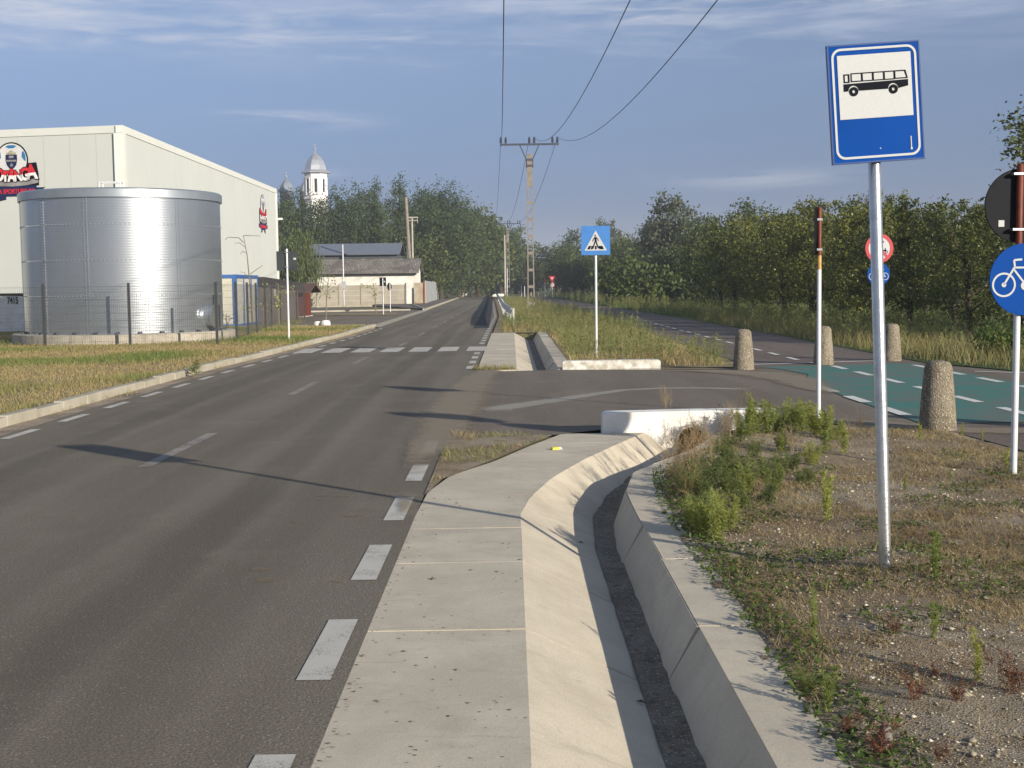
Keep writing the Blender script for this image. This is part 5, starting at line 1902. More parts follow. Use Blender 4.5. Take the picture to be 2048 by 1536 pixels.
# ================================================================== GRASS AND WEEDS
def blades(name, X, Y, Z, hgt, wid, lean, tint, m_, label, cat, seg=2, seed=0):
    """curved tapering blades as one mesh"""
    rs = np.random.default_rng(seed)
    n = len(X)
    a = rs.uniform(0, 2 * np.pi, n)
    bx, by = np.cos(a), np.sin(a)
    fa = rs.uniform(0, 2 * np.pi, n)
    wx_, wy_ = np.cos(fa), np.sin(fa)
    V = np.zeros((n, seg * 2 + 1, 3))
    for s in range(seg + 1):
        t = s / seg
        off = lean * t ** 1.6
        hz = hgt * t * np.sqrt(np.clip(1 - (lean / np.maximum(hgt, 1e-3) * .55) ** 2 * t, .05, 1))
        px_, py_, pz_ = X + bx * off, Y + by * off, Z + hz
        w = wid * (1 - t ** 1.5) * .5
        if s < seg:
            V[:, s * 2] = np.stack([px_ - wx_ * w, py_ - wy_ * w, pz_], 1)
            V[:, s * 2 + 1] = np.stack([px_ + wx_ * w, py_ + wy_ * w, pz_], 1)
        else:
            V[:, s * 2] = np.stack([px_, py_, pz_], 1)
    k = seg * 2 + 1
    base = np.arange(n)[:, None] * k
    tris = []
    for s in range(seg - 1):
        tris += [[s * 2, s * 2 + 1, s * 2 + 3], [s * 2, s * 2 + 3, s * 2 + 2]]
    tris.append([(seg - 1) * 2, (seg - 1) * 2 + 1, seg * 2])
    F = np.concatenate([base + np.array(t)[None] for t in tris])
    o = np_mesh(name, V.reshape(-1, 3), F, m_, np.repeat(np.clip(tint, 0, 1), k))
    if label:
        tag(o, label, cat, kind='stuff')
    return o


def scatter(n, x0, x1, y0, y1, keep, seed):
    rs = np.random.default_rng(seed)
    x, y = rs.uniform(x0, x1, n), rs.uniform(y0, y1, n)
    k = keep(x, y, rs.random(n))
    return x[k], y[k], rs


# left verge: short dry grass with green patches towards the fence
def near_w(y, ref):
    return np.clip((ref / np.maximum(y, 3)) ** 1.0, 0, 1)


x, y, rs = scatter(360000, -20, -5.8, 11, 54, lambda x, y, r: (r < near_w(y, 20) * (.55 + .6 * vnoise(x, y, .9, 21))) & (x < np.interp(y, [0, 26, 44, 60], [-6.42, -6.42, -5.92, -5.92])) & (np.hypot(x + 12.06, y - 40.75) > 3.39), 51)
green = np.clip((vnoise(x, y, .35, 22) - .48) * 3 + np.clip((-x - 9.2) * .22, 0, .7), 0, 1)
tint = green * .8 + rs.random(len(x)) * .3 + .18 * (vnoise(x, y, .9, 25) > .58)
h = (.022 + .03 * rs.random(len(x))) * (1 + 1.6 * green) * np.where(y > 30, 1.2, 1)
blades('verge_grass', x, y, np.full(len(x), .10), h,   .0045 + .0003 * y, h * rs.uniform(.2, 1.0, len(x)), tint, M['grass_mix'], 'short dry brown and green grass on the left verge', 'grass', 2, 1)
x, y, rs = scatter(14000, -6.6, -5.2, 9, 54, lambda x, y, r: (np.abs(x - np.interp(y, [0, 26, 44, 60], [-6.19, -6.19, -5.69, -5.69])) < .05 + .10 * (vnoise(x, y, .7, 26) > .7)) & (vnoise(x * 0, y, .8, 27) > .45) & (r < .8), 56)
h = .03 + .07 * rs.random(len(x))
blades('gutter_grass', x, y, np.full(len(x), .004), h, .008, h * .8, rs.random(len(x)) * .9, M['grass_mix'], 'sparse grass growing along the foot of the left kerb', 'grass', 2, 11)
x, y, rs = scatter(26000, -7.0, -5.6, 9, 54, lambda x, y, r: (np.abs(x - np.interp(y, [0, 26, 44, 60], [-6.42, -6.42, -5.92, -5.92])) < .07 * vnoise(x, y, 1.9, 28)) & (r < .9), 57)
h = .03 + .05 * rs.random(len(x))
blades('kerb_top_grass', x, y, np.full(len(x), .12), h, .007, h * 1.2, rs.random(len(x)) * .8, M['grass_mix'], 'grass spilling over the top of the left kerb', 'grass', 2, 12)
# taller green weeds clump at the left edge of the verge and under the fence
x, y, rs = scatter(30000, -20, -6.5, 14, 62, lambda x, y, r: (((np.hypot(x + 8.55, (y - 19.5) * .45) < .75) | (np.hypot(x + 7.9, (y - 20.8) * .5) < .45)) & (r < .9)) | ((np.abs(y - 36.6) < .35) & (r < .5) & (x < -8)) |
                     ((np.abs(x + 8.2 + (y - 38) * .085) < .55) & (y > 38) & (r < .7)), 52)
h = .12 + .30 * rs.random(len(x)) * vnoise(x, y, 1.7, 24)
blades('verge_weeds', x, y, np.full(len(x), .10), h, .014, h * .5, .55 + .4 * rs.random(len(x)), M['grass_mix'], 'taller green weeds at the fence foot and verge edge', 'weeds', 2, 2)


# island weeds: many leafy stems merged in one mass
def weed_geo(rs, h, n_leaf, leaf_l, top=True, width=.22, n_br=13):
    """one upright stem with side branches, narrow leaves and a feathery head: quads and tints"""
    bend = rs.uniform(-.16, .16, 2) * h
    st = lambda t: np.stack([bend[0] * t ** 2, bend[1] * t ** 2, t * h], -1)
    bt = np.sort(rs.uniform(.18, .95, n_br))
    ba = rs.uniform(0, 2 * np.pi, n_br)
    bl = width * h * rs.uniform(.5, 1.1, n_br) * np.clip(1.25 - bt, .2, 1)
    bd = np.stack([np.cos(ba), np.sin(ba), rs.uniform(.7, 1.7, n_br)], 1)
    bd /= np.linalg.norm(bd, axis=1)[:, None]
    on_b = rs.random(n_leaf) < .62
    t = rs.random(n_leaf) ** .8
    k = rs.integers(0, n_br, n_leaf)
    u = rs.random(n_leaf) ** .8
    P0 = np.where(on_b[:, None], st(bt[k]) + bd[k] * (bl[k] * u)[:, None], st(t))
    tt = np.clip(P0[:, 2] / h, 0, 1)
    a = rs.uniform(0, 2 * np.pi, n_leaf)
    out = np.stack([np.cos(a), np.sin(a), rs.uniform(-.1, 1.2, n_leaf)], 1)
    D = out + np.where(on_b[:, None], bd[k] * .9, 0) + rs.normal(0, .25, (n_leaf, 3))
    D /= np.linalg.norm(D, axis=1)[:, None]
    l = leaf_l * rs.uniform(.5, 1.3, n_leaf) * np.where(on_b, .6, 1.05 - .6 * tt)
    S_ = np.cross(D, rs.normal(0, 1, (n_leaf, 3)))
    S_ /= np.linalg.norm(S_, axis=1)[:, None]
    w = (l * .062 + .0016)[:, None]
    mid_ = P0 + D * (l * .5)[:, None]
    tip = P0 + D * l[:, None] - np.array([0, 0, 1]) * (l * .15)[:, None]
    V = np.stack([P0, mid_ + S_ * w, tip, mid_ - S_ * w], 1).reshape(-1, 3)
    tint = np.clip(rs.random(n_leaf) * .55 + tt * .35, 0, 1)
    SV = []

    def stalk(A, B, r0_, r1_):
        d_ = B - A
        x_ = np.cross(d_, [.3, .8, .1])
        x_ /= np.linalg.norm(x_) + 1e-9
        y_ = np.cross(d_, x_)
        y_ /= np.linalg.norm(y_) + 1e-9
        for q in range(3):
            c0, c1 = (x_ * math.cos(q * 2.094) + y_ * math.sin(q * 2.094)), (x_ * math.cos((q + 1) * 2.094) + y_ * math.sin((q + 1) * 2.094))
            SV.extend([A + c0 * r0_, A + c1 * r0_, B + c1 * r1_, B + c0 * r1_])
    ts = np.linspace(0, 1, 6)
    for q in range(5):
        stalk(st(ts[q]), st(ts[q + 1]), .0055 * h * (1 - .7 * ts[q]), .0055 * h * (1 - .7 * ts[q + 1]))
    for q in range(n_br):
        stalk(st(bt[q]), st(bt[q]) + bd[q] * bl[q], .0028 * h, .0014 * h)
    V = np.concatenate([V, np.array(SV)])
    tint = np.concatenate([np.repeat(tint, 4), np.full(len(SV), .80)])
    return V, tint


def weed_mass(name, pts, hf, n_leaf, leaf_l, m_, label, cat, seed, scale_w=1.0):
    rs = np.random.default_rng(seed)
    lib = [weed_geo(rs, 1.0, n_leaf, leaf_l) for _ in range(8)]
    Vs, Ts = [], []
    for (x, y, z) in pts:
        V, t_ = lib[rs.integers(8)]
        h = hf(x, y) * rs.uniform(.6, 1.25)
        a = rs.uniform(0, 6.28)
        c_, s_ = math.cos(a), math.sin(a)
        Q = np.stack([(V[:, 0] * c_ - V[:, 1] * s_) * h * scale_w, (V[:, 0] * s_ + V[:, 1] * c_) * h * scale_w, V[:, 2] * h], 1) + np.array([x, y, z])
        Vs.append(Q)
        Ts.append(np.clip(t_ * .8 + rs.uniform(-.15, .25), 0, 1))
    V = np.concatenate(Vs)
    F = np.arange(len(V)).reshape(-1, 4)
    return tag(np_mesh(name, V, F, m_, np.concatenate(Ts)), label, cat, kind='stuff')


def in_island(x, y):
    left = np.interp(y, [25.9, 45.9, 46, 70, 130, 200], [1.28, 1.28, -.35, -.3, -1.0, -2.0])
    right = np.interp(y, [25.9, 28, 40, 60, 90, 130, 200], [4.4, 4.5, 4.5, 4.8, 4.0, 3.0, 2.0])
    return (x > left) & (x < right)


x, y, rs = scatter(90000, -2.5, 5.0, 25.95, 190, lambda x, y, r: in_island(x, y) & (r < near_w(y, 34) ** 1.4), 61)
brown = vnoise(x, y * .6, .55, 31)
tint = np.where(brown > .52, .1, .6) + .3 * rs.random(len(x))
h = (.07 + .20 * rs.random(len(x))) * (.5 + .8 * vnoise(x, y, .8, 32))
blades('island_grass', x, y, np.zeros(len(x)), h, .008 + .00022 * y, h * .5, tint, M['island_mix'], 'rough dry grass on the island between road and bicycle path', 'grass', 2, 3)
x, y, rs = scatter(9000, -2.5, 4.8, 26.1, 160, lambda x, y, r: in_island(x, y) & (r < near_w(y, 34) * (.35 + vnoise(x, y, .45, 33))) & (np.hypot(x - 1.98, y - 29.8) > .25), 62)
weed_mass('island_weeds', [(a, b_, 0) for a, b_ in zip(x, y)], lambda x, y: .24 + .42 * float(vnoise(x, y * .7, .5, 91)), 64, .20, M['island_weed'], 'pale green tall weeds on the island between road and bicycle path', 'weeds', 63)
x, y, rs = scatter(5200, -2.5, 4.8, 26.1, 160, lambda x, y, r: in_island(x, y) & (r < near_w(y, 34) * 1.3 * (vnoise(x, y * .8, .42, 92) > .56)) & (np.hypot(x - 1.98, y - 29.8) > .25), 68)
weed_mass('green_weeds', [(a, b_, 0) for a, b_ in zip(x, y)], lambda x, y: .46, 64, .20, M['weed_deep'], 'greener weeds in patches on the island', 'weeds', 69)
# strip of tall weeds along the far side of the bicycle path
def in_strip(x, y):
    l = np.interp(y, [24, 27, 40, 60, 90, 130, 200], [9.6, 8.65, 8.6, 8.5, 7.7, 6.9, 4.6])
    return (x > l) & (x < l + np.interp(y, [24, 60, 200], [3.6, 3.2, 4.5]))


x, y, rs = scatter(12000, 4, 14, 24.2, 190, lambda x, y, r: in_strip(x, y) & (r < near_w(y, 40) * (.25 + 1.0 * vnoise(x, y, .35, 34))), 64)
weed_mass('path_weeds', [(a, b_, 0) for a, b_ in zip(x, y)], lambda x, y: .70 if y > 34 else .40, 64, .20, M['island_weed'], 'tall pale weeds along the far side of the bicycle path', 'weeds', 65)
x, y, rs = scatter(120000, 4, 30, 23.6, 160, lambda x, y, r: (x > np.interp(y, [24, 27, 40, 60, 90, 130, 200], [9.2, 8.5, 8.45, 8.4, 7.6, 6.8, 4.6])) & (r < near_w(y, 30)), 66)
near = vnoise(x, y, .3, 35)
tint = np.clip(near * .8 + .3 * rs.random(len(x)), 0, 1)
h = (.08 + .22 * rs.random(len(x)))
blades('meadow_grass', x, y, np.zeros(len(x)), h, .010 + .00025 * y, h * .5, tint, M['field'], 'green meadow grass under and beside the orchard', 'grass', 2, 4)
x, y, rs = scatter(16000, 8.4, 14, 23.6, 60, lambda x, y, r: (x > np.interp(y, [24, 27, 40, 60], [9.1, 8.45, 8.42, 8.4])) & (x < np.interp(y, [24, 27, 40, 60], [13, 11.5, 10.2, 9.8])) & (r < near_w(y, 32)), 67)
h = (.18 + .38 * rs.random(len(x)))
blades('path_grass', x, y, np.zeros(len(x)), h, .013, h * .45, rs.random(len(x)) ** .6 * .85, M['island_mix'], 'dry green and straw coloured grass at the edge of the bicycle path', 'grass', 2, 5)


# ---- gravel bed planting
def bed_ok(x, y, margin=.0):
    l = np.interp(y, [-3, 9.5, 11.2, 12.0, 13.0, 14.2, 14.9], [1.14, 1.14, 1.28, 1.62, 2.0, 2.42, 3.0]) + margin
    r = np.interp(y, [0, 11, 12.2, 14.0, 14.6], [4.9, 4.85, 4.75, 4.7, 3.8])
    return (x > l) & (x < r)


# pebbles
x, y, rs = scatter(42000, 1.0, 4.9, 3.9, 14.6, lambda x, y, r: bed_ok(x, y) & (r < np.clip((6 / y), .2, 1) * (.25 + .9 * vnoise(x, y, 1.3, 41))), 71)
n = len(x)
s = rs.gamma(2.0, .0024, n) + .002
z = bed_z(x, y)
oct_ = np.array([[1, 0, 0], [0, 1, 0], [-1, 0, 0], [0, -1, 0], [0, 0, .75], [0, 0, -.6]])
jit = rs.uniform(.6, 1.25, (n, 6, 1))
rot = rs.uniform(0, 6.28, n)
O = oct_[None] * jit * s[:, None, None] * np.stack([rs.uniform(.7, 1.3, n), rs.uniform(.7, 1.3, n), rs.uniform(.5, .9, n)], 1)[:, None]
Rx = O[:, :, 0] * np.cos(rot)[:, None] - O[:, :, 1] * np.sin(rot)[:, None]
Ry = O[:, :, 0] * np.sin(rot)[:, None] + O[:, :, 1] * np.cos(rot)[:, None]
V = np.stack([Rx + x[:, None], Ry + y[:, None], O[:, :, 2] + z[:, None] + s[:, None] * .1], 2).reshape(-1, 3)
tri = np.array([[0, 1, 4], [1, 2, 4], [2, 3, 4], [3, 0, 4], [1, 0, 5], [2, 1, 5], [3, 2, 5], [0, 3, 5]])
F = (np.arange(n)[:, None, None] * 6 + tri[None]).reshape(-1, 3)
M['pebble'] = leaf_mat('pebbles', (0.17, 0.14, 0.105), (0.40, 0.37, 0.31), (0.58, 0.55, 0.49), 0.0, .8)
tag(np_mesh('gravel_stones', V, F, M['pebble'], np.repeat(rs.random(n), 6)), 'small pale gravel stones on the bare soil round the bus stop', 'gravel', kind='stuff')
# dry litter and straw
x, y, rs = scatter(150000, 1.0, 4.9, 3.9, 14.6, lambda x, y, r: bed_ok(x, y, .03) & (r < np.clip(9 / y, .35, 1) * np.clip((vnoise(x, y, 1.0, 42) * .7 + vnoise(x, y, 3.1, 43) * .4 - .36) * 3.0 * np.clip((y - 4.3) / 1.5, .15, 1), .04, 1)), 72)
h = .018 + .05 * rs.random(len(x))
tint = np.clip(vnoise(x, y, 1.6, 44) * .7 + .45 * rs.random(len(x)) - .1, 0, 1)
blades('dry_grass', x, y, bed_z(x, y), h, .0042, h * rs.uniform(.6, 1.9, len(x)), tint, M['straw'], 'matted dry grass and straw over the gravel', 'grass', 2, 6)
# long fallen straws
x, y, rs = scatter(900, 1.3, 4.9, 5, 13.5, lambda x, y, r: bed_ok(x, y, .1) & (r < .25 + .9 * (vnoise(x, y, .8, 45) > .55)), 73)
h = np.full(len(x), .05) + .05 * rs.random(len(x))
blades('fallen_straw', x, y, bed_z(x, y), h, .009, rs.uniform(.2, .55, len(x)), .65 + .2 * rs.random(len(x)), M['straw'], 'long fallen straws lying on the gravel', 'straw', 4, 7)
# green ground cover: band along the slab edge and patches
def cover_keep(x, y, r):
    l = np.interp(y, [-3, 9.5, 11.2, 12.0, 13.0, 14.2], [1.12, 1.12, 1.26, 1.6, 1.98, 2.40])
    d = x - l
    band = (d < .30 * (.25 + 1.1 * vnoise(x * .3, y, .9, 46))) & (d > -.05 * vnoise(x, y, 3, 40)) & (r < .8 * (vnoise(x, y, 2.6, 47) > .36))
    patch = (vnoise(x, y, .85, 48) * .6 + vnoise(x, y, 2.9, 49) * .5 > .61) & (r < .42) & (y > 5.4)
    return (d > -.06) & (x < 4.8) & (band | patch)


x, y, rs = scatter(90000, 1.0, 4.9, 4.0, 14.2, cover_keep, 74)
n = len(x)
hz = bed_z(x, y) + rs.random(n) * .035 + .004
d = rs.normal(0, 1, (n, 3)) * np.array([1, 1, .55])
d /= np.linalg.norm(d, axis=1)[:, None]
e_ = np.cross(d, rs.normal(0, .4, (n, 3)) + np.array([0, 0, 1]))
e_ /= np.linalg.norm(e_, axis=1)[:, None]
L = rs.uniform(.008, .024, n)[:, None]
P = np.stack([x, y, hz], 1)
V = np.stack([P - d * L, P + e_ * L * .42, P + d * L, P - e_ * L * .42], 1).reshape(-1, 3)
tint = np.clip(rs.random(n) * .6 + .35 * vnoise(x, y, 1.3, 50), 0, 1)
tag(np_mesh('ground_cover', V, np.arange(n * 4).reshape(-1, 4), M['cover'], np.repeat(tint, 4)), 'low green creeping plants along the slab edge and over the gravel', 'ground cover', kind='stuff')
# blades at the corner of the gravel wedge and channel ends
x, y, rs = scatter(9000, -.75, .6, 9.9, 14.6, lambda x, y, r: (x > -.70) & (x < np.interp(y, [10.2, 11.1, 12.25, 13.3, 14.3], [-.70, -.60, -.20, .12, .46])) & (r < .55 * (vnoise(x, y, 2.1, 52) > .5)), 75)
h = .02 + .06 * rs.random(len(x))
blades('wedge_grass', x, y, np.full(len(x), .005), h, .006, h * .7, np.where(vnoise(x, y, 1.2, 53) > .5, .7, .1) + .2 * rs.random(len(x)), M['grass_mix'], 'patchy grass on the gravel corner between road and slab', 'grass', 2, 8)
x, y, rs = scatter(2600, -.8, .6, 25.2, 26.4, lambda x, y, r: (np.hypot((x + .35) * .6, (y - 25.75) * 1.4) < .27) & (r < .9), 76)
h = .05 + .10 * rs.random(len(x))
blades('slab_corner_grass', x, y, np.zeros(len(x)), h, .01, h * .6, .5 + .5 * rs.random(len(x)), M['grass_mix'], 'green grass tuft at the near corner of the far slab', 'grass', 2, 9)
# crumbs of soil on the slab
x, y, rs = scatter(4200, -.72, .05, 4, 13, lambda x, y, r: r < np.clip(5 / y, .2, 1) * np.where(x < -.655, .8, .10), 77)
n = len(x)
s = rs.gamma(1.5, .0016, n) + .0013
O = oct_[None] * rs.uniform(.5, 1.4, (n, 6, 1)) * s[:, None, None] * np.array([1.5, 1, .7])
V = (O + np.stack([x, y, np.full(n, .004)], 1)[:, None]).reshape(-1, 3)
F = (np.arange(n)[:, None, None] * 6 + tri[None]).reshape(-1, 3)
tag(np_mesh('soil_crumbs', V, F, M['silt'], np.repeat(rs.random(n), 6)), 'dark crumbs of soil scattered on the concrete slab', 'soil', kind='stuff')

# individual weeds
WV = {}


def weed(kind, name, label, px, py, top_h, group=None, wide=1.0, seed=None, cat='weed'):
    p = U(px, py, .01)
    rs_ = np.random.default_rng(seed or int(px * 7 + py))
    key = (kind, int(rs_.integers(3)))
    if key not in WV:
        r2 = np.random.default_rng(900 + len(WV))
        if kind == 'green':
            parts_ = [weed_geo(r2, r2.uniform(.75, 1.0), 420, .15, width=.30, n_br=22) for _ in range(2)]
            mt = 'weed'
        elif kind == 'bush':
            parts_ = [weed_geo(r2, r2.uniform(.4, 1.0), 170, .14, width=.55) for _ in range(14)]
            mt = 'weed_deep'
        elif kind == 'lush':
            parts_ = [weed_geo(r2, r2.uniform(.55, 1.0), 300, .14, width=.36, n_br=18) for _ in range(8)]
            mt = 'weed'
        elif kind == 'dead':
            parts_ = [weed_geo(r2, r2.uniform(.5, 1.0), 60, .07, width=.62, n_br=16) for _ in range(7)]
            mt = 'weed_dead'
        else:
            parts_ = [weed_geo(r2, r2.uniform(.4, 1.0), 60, .20, width=.4, n_br=6) for _ in range(9)]
            mt = 'weed_red'
        Vs_, Ts_ = [], []
        for i, (V_, t_) in enumerate(parts_):
            a = r2.uniform(0, 6.28)
            sp = (.04 if len(parts_) <= 2 else .22)
            tilt = (.14 if len(parts_) <= 2 else .45 if kind != 'red' else .8) * r2.uniform(.2, 1)
            Q = V_.copy()
            Q[:, 0] += math.cos(a) * (sp * r2.random() + tilt * Q[:, 2] * .6)
            Q[:, 1] += math.sin(a) * (sp * r2.random() + tilt * Q[:, 2] * .6)
            Vs_.append(Q)
            Ts_.append(t_)
        V_ = np.concatenate(Vs_)
        o = np_mesh(name, V_, np.arange(len(V_)).reshape(-1, 4), M[mt], np.concatenate(Ts_))
        WV[key] = o
    else:
        o = WV[key].copy()
        o.name = name
        if 'group' in o:
            del o['group']
        COL.objects.link(o)
    tag(o, label, cat, group)
    o.location = (p.x, p.y, float(bed_z(p.x, p.y)) - .01)
    o.rotation_euler.z = rs_.uniform(0, 6.28)
    o.scale = (top_h * wide, top_h * wide, top_h)
    return o


for px, py, h_, w_, lab in (
        (1655, 1040, .44, .7, 'tall thin green weed on a bare stalk left of the bus stop pole'),
        (1872, 1172, .34, .8, 'pale upright weed just right of the bus stop pole foot'),
        (1628, 1288, .30, .5, 'single thin weed sprouting near the slab edge in the foreground'),
        (1655, 1418, .22, .9, 'pale feathery weed beside the slab in the lower foreground'),
        (1868, 1280, .18, .8, 'small pale weed right of the red weed in the foreground'),
        (1955, 1362, .24, .7, 'thin pale weed near the lower right corner'),
        (1652, 905, .40, 1.0, 'green feathery weed in front of the rust topped post'),
        (1625, 872, .36, 1.0, 'green weed close to the left of the rust topped post'),
        (1688, 905, .30, 1.0, 'green weed close to the right of the rust topped post'),
        (1840, 880, .20, .8, 'small green weed at the foot of the nearest bollard'),
        (1925, 872, .16, .7, 'small weed right of the nearest bollard'),
        (1965, 880, .16, .6, 'thin weed between the nearest bollard and the bicycle sign'),
        (2012, 935, .20, .9, 'weed at the foot of the bicycle sign pole'),
        (1810, 985, .14, .8, 'small weed far behind the bus stop pole, on open gravel'),
        (1900, 960, .12, .8, 'low weed on the gravel left of the bicycle sign')):
    weed('green', 'feathery_weed', lab, px, py, h_, None, w_)
for px, py, h_, w_, lab in (
        (1502, 866, .40, .85, 'lush bright green weed hiding the right half of the white headwall'),
        (1535, 868, .36, .8, 'bright green weed at the right end of the white headwall'),
        (1585, 858, .42, .7, 'tall bright weed between the headwall and the rust topped post'),
        (1612, 845, .34, .8, 'bright weed touching the rust topped post on its left'),
        (1432, 1080, .36, .9, 'bright feathery clump at the slab edge, nearest the camera'),
        (1385, 1062, .30, .9, 'bright feathery clump left of the one nearest the camera'),
        (1545, 985, .30, .9, 'bright weed clump in the middle of the gravel bed')):
    weed('lush', 'feathery_weed_clump', lab, px, py, h_, None, w_)
for px, py, h_, w_, lab in (
        (1400, 1000, .26, 1.2, 'dark green bushy weed behind the bright clumps at the slab edge'),
        (1455, 990, .28, 1.2, 'dark green bushy weed right of the bend in the slab'),
        (1500, 965, .26, 1.2, 'dark green bushy weed in the middle of the weed patch'),
        (1440, 955, .24, 1.2, 'dark green bushy weed behind the dead stems'),
        (1560, 945, .24, 1.1, 'dark green bushy weed at the right end of the weed patch'),
        (1390, 958, .22, 1.1, 'dark green weed beside the bend of the channel'),
        (1620, 962, .16, 1.2, 'low dark green weed left of the tall thin weed'),
        (1610, 1375, .09, 1.6, 'small leafy green plant hugging the slab edge in the foreground')):
    weed('bush', 'bushy_weed', lab, px, py, h_, None, w_)
for px, py, h_, w_, lab in (
        (1352, 965, .42, .9, 'tall dry brown weed leaning over the channel bend'),
        (1385, 930, .44, .9, 'dry brown weed in front of the culvert pipe'),
        (1372, 1000, .30, .9, 'reddish dry weed at the inside of the channel bend'),
        (1425, 915, .40, .8, 'dry brown weed right of the culvert pipe'),
        (1340, 915, .40, .6, 'sparse dry stems in front of the white headwall'),
        (1460, 880, .42, .8, 'dry branching weed against the white headwall'),
        (1490, 835, .46, .7, 'thin dry stalk rising above the headwall behind the bright weed'),
        (1335, 822, .34, .8, 'wispy dry grass rising behind the white headwall'),
        (1720, 860, .26, .9, 'dry wispy weed left of the bus stop pole near the asphalt')):
    weed('dead', 'dry_weed', lab, px, py, h_, None, w_)
for px, py, h_, w_, lab in (
        (1785, 1272, .12, 1.1, 'dark red weed below the bus stop pole'),
        (1830, 1402, .13, 1.0, 'dark red weed in the lower middle of the gravel'),
        (1915, 1405, .12, 1.0, 'dark red weed left of the one at the right edge'),
        (2024, 1385, .22, .9, 'tallest dark red weed at the right edge'),
        (1762, 1512, .16, 1.1, 'dark red weed round the grey stone at the bottom'),
        (1885, 1520, .10, 1.0, 'dark red weed at the bottom edge of the gravel'),
        (1700, 1470, .11, 1.0, 'dark red weed beside the slab at the bottom'),
        (1870, 1350, .08, 1.0, 'tiny dark red weed in the lower gravel')):
    weed('red', 'red_weed', lab, px, py, h_, None, w_)

rw = np.random.default_rng(77)
extra = [  # clump along the channel bend and in front of the headwall
    ('bush', 1372, 985, .24), ('bush', 1418, 972, .27), ('bush', 1475, 958, .26), ('bush', 1528, 955, .24), ('bush', 1585, 935, .2), ('bush', 1430, 1022, .2),
    ('bush', 1480, 1012, .2), ('bush', 1535, 1000, .18), ('bush', 1398, 1035, .2), ('bush', 1600, 968, .15), ('bush', 1450, 925, .24), ('bush', 1510, 915, .2),
    ('lush', 1405, 1072, .30), ('lush', 1455, 1055, .26), ('lush', 1490, 985, .26), ('lush', 1520, 868, .44), ('lush', 1556, 864, .40), ('lush', 1485, 872, .38), ('lush', 1600, 862, .38),
    ('lush', 1640, 872, .36), ('lush', 1672, 880, .28), ('lush', 1565, 900, .28), ('lush', 1625, 930, .24),
    ('dead', 1400, 900, .40), ('dead', 1440, 895, .42), ('dead', 1375, 945, .40), ('dead', 1352, 985, .30), ('dead', 1412, 945, .38), ('dead', 1455, 875, .36), ('dead', 1390, 880, .34),
    ('dead', 1700, 870, .22), ('dead', 1760, 875, .2), ('dead', 1590, 905, .3), ('dead', 1340, 945, .34)]
KN = {'bush': ('bushy_weed', 'dark green bushy weed of the thick patch along the channel bend', 'bushy weeds of the thick patch at the channel bend'),
      'lush': ('feathery_weed_clump', 'bright feathery weed filling the patch round the headwall and slab edge', 'bright weeds filling the patch at the headwall'),
      'dead': ('dry_weed', 'dry brown weed tangled among the green ones at the culvert', 'dry weeds tangled at the culvert')}
for k, px, py, h_ in extra:
    weed(k, KN[k][0], KN[k][1], px, py, h_, KN[k][2], 1.15 if k != 'dead' else .9)

# small loose things
b = MB().lathe([(.022, 0), (.026, .03), (.020, .07), (.008, .095)], 9)
o = tag(b.build('stone', mat('grey_stone', (.20, .19, .175), .9, 0, .3, 40), smooth=True), 'upright grey stone at the bottom of the gravel bed', 'stone')
o.location = U(1770, 1492, .0)
o.rotation_euler = (.15, -.1, .4)
M['packet'] = mat('yellow_packet', (.62, .52, .06), .5)
pk = thing('litter_packet', 'crumpled yellow and white packet lying on the slab', 'litter', U(1112, 899, .002), R(14))
MB().add([(-.045, -.03, .0), (.03, -.034, .0), (.034, .03, .004), (-.05, .026, .0), (-.04, -.024, .018), (.028, -.026, .03), (.03, .02, .022), (-.042, .02, .028)],
         [(0, 3, 2, 1), (4, 5, 6, 7), (0, 1, 5, 4), (1, 2, 6, 5), (2, 3, 7, 6), (3, 0, 4, 7)]).build('wrapper', M['packet'], pk)
MB().add([(.031, -.03, .001), (.06, -.028, .001), (.064, .024, .004), (.036, .027, .004), (.03, -.024, .028), (.055, -.02, .02), (.058, .016, .018), (.032, .018, .024)],
         [(0, 3, 2, 1), (4, 5, 6, 7), (0, 1, 5, 4), (1, 2, 6, 5), (2, 3, 7, 6), (3, 0, 4, 7)]).build('white_end', M['sign_white'], pk)
M['deadleaf'] = mat('dead_leaf', (.10, .065, .035), .8, 0, .3, 30)
for px, py, z, lab in ((1162, 1086, -.16, 'brown leaf on the sloped side of the channel'), (1283, 1405, -.24, 'brown leaf on the silt in the channel')):
    o = tag(MB().add([(-.03, 0, .0), (0, -.012, .006), (.032, .004, .003), (.004, .014, .01), (0, 0, .014)], [(0, 1, 4), (1, 2, 4), (2, 3, 4), (3, 0, 4), (0, 3, 2, 1)]).build('dead_leaf', M['deadleaf']), lab, 'leaf')
    o.location = U(px, py, z)
    o.rotation_euler.z = 2.4
# kerb-side weed
V, t_ = weed_geo(np.random.default_rng(5), .28, 160, .14, width=.5)
o = tag(np_mesh('kerb_weed', V, np.arange(len(V)).reshape(-1, 4), M['weed_deep'], t_), 'green weed growing at the foot of the left kerb', 'weed')
o.location = U(389, 754, .0)
o.scale = (1.3, 1.3, 1)


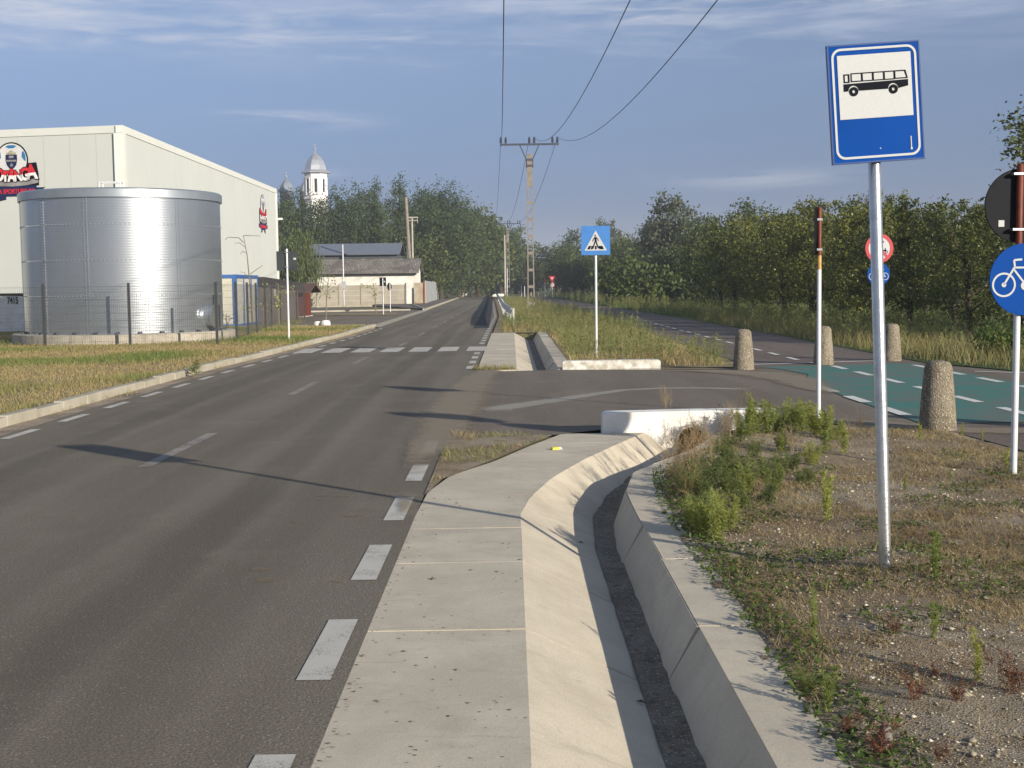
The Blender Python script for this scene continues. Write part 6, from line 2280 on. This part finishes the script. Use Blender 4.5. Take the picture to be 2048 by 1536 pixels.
# saplings on the left
def sapling(label, px, py, h, bend, leaves, seed, Y=None):
    p = U(px, py, .1)
    t = thing('sapling', label, 'young tree', (p.x, p.y, .1))
    rr = random.Random(seed)
    b = MB()
    pts = [(0, 0, 0), (bend[0] * .2, 0, h * .45), (bend[0] * .55, 0, h * .8), (bend[0], 0, h)]
    b.tube(pts, [.035, .028, .018, .012], 6)
    br = []
    for i in range(5):
        f = rr.uniform(.45, .95)
        s = rr.choice((-1, 1))
        x0, z0 = bend[0] * f ** 1.5, h * f
        e = (x0 + s * rr.uniform(.2, .55), rr.uniform(-.3, .3), z0 + rr.uniform(-.05, .35))
        b.tube([(x0, 0, z0), ((x0 + e[0]) / 2, e[1] / 2, (z0 + e[2]) / 2 + .08), e], [.012, .009, .005], 5)
        br.append(e)
    b.build('trunk', M['bark_pale'], t)
    if leaves:
        rs_ = np.random.default_rng(seed)
        C = np.array(br + [(bend[0] * f, 0, h * f) for f in (.5, .62, .75, .9)])
        pick = rs_.integers(0, len(C), leaves)
        P_ = C[pick] + rs_.normal(0, .13, (leaves, 3))
        d_l = rs_.normal(0, 1, (leaves, 3))
        d_l /= np.linalg.norm(d_l, axis=1)[:, None]
        e_l = np.cross(d_l, rs_.normal(0, 1, (leaves, 3)))
        e_l /= np.linalg.norm(e_l, axis=1)[:, None]
        V_ = np.stack([P_ - d_l * .07, P_ + e_l * .045, P_ + d_l * .07, P_ - e_l * .045], 1).reshape(-1, 3)
        np_mesh('crown', V_, np.arange(leaves * 4).reshape(-1, 4), M['weed'], np.repeat(rs_.random(leaves), 4), parent=t)
    return t


sp_ = sapling('bare leaning sapling with outstretched twigs in front of the hall side wall', 506, 664, 3.5, (-.25,), 0, 3)
b = MB().tube([(-.25, 0, 3.25), (-.42, 0, 3.42), (-.8, 0, 3.45), (-.92, 0, 3.36)], [.014, .012, .01, .008], 5).tube([(-.25, 0, 3.5), (.35, 0, 3.48)], [.012, .007], 5).tube([(-.05, 0, 2.1), (.4, .1, 2.42)], [.012, .007], 5)
b.build('long_twig', M['bark'], sp_)
sapling('sapling with yellowing green leaves behind the mesh fence', 558, 652, 1.75, (.02,), 60, 5)
sapling('sapling with a few dark leaves beside the blue framed container', 526, 656, 1.35, (.1,), 40, 6)
sapling('spindly sapling by the red brown cabin', 652, 642, 2.3, (.25,), 26, 9)
sapling('thin leafy sapling in the traffic island in front of the concrete fence', 752, 628, 1.9, (-.15,), 46, 12)

# ================================================================== HAZE
hz_m = bpy.data.materials.new('morning_haze')
hz_m.use_nodes = True
for n_ in list(hz_m.node_tree.nodes):
    hz_m.node_tree.nodes.remove(n_)
T = NT(hz_m.node_tree)
pv = T.n('ShaderNodeVolumePrincipled')
pv.inputs['Color'].default_value = (0.82, 0.88, 1.0, 1)
pv.inputs['Density'].default_value = HAZE
pv.inputs['Anisotropy'].default_value = 0.0
hz_m.node_tree.links.new(pv.outputs[0], T.n('ShaderNodeOutputMaterial').inputs['Volume'])
tag(MB().box(-2700, 2700, -600, 2700, -2, 60).build('haze', hz_m), kind='stuff')
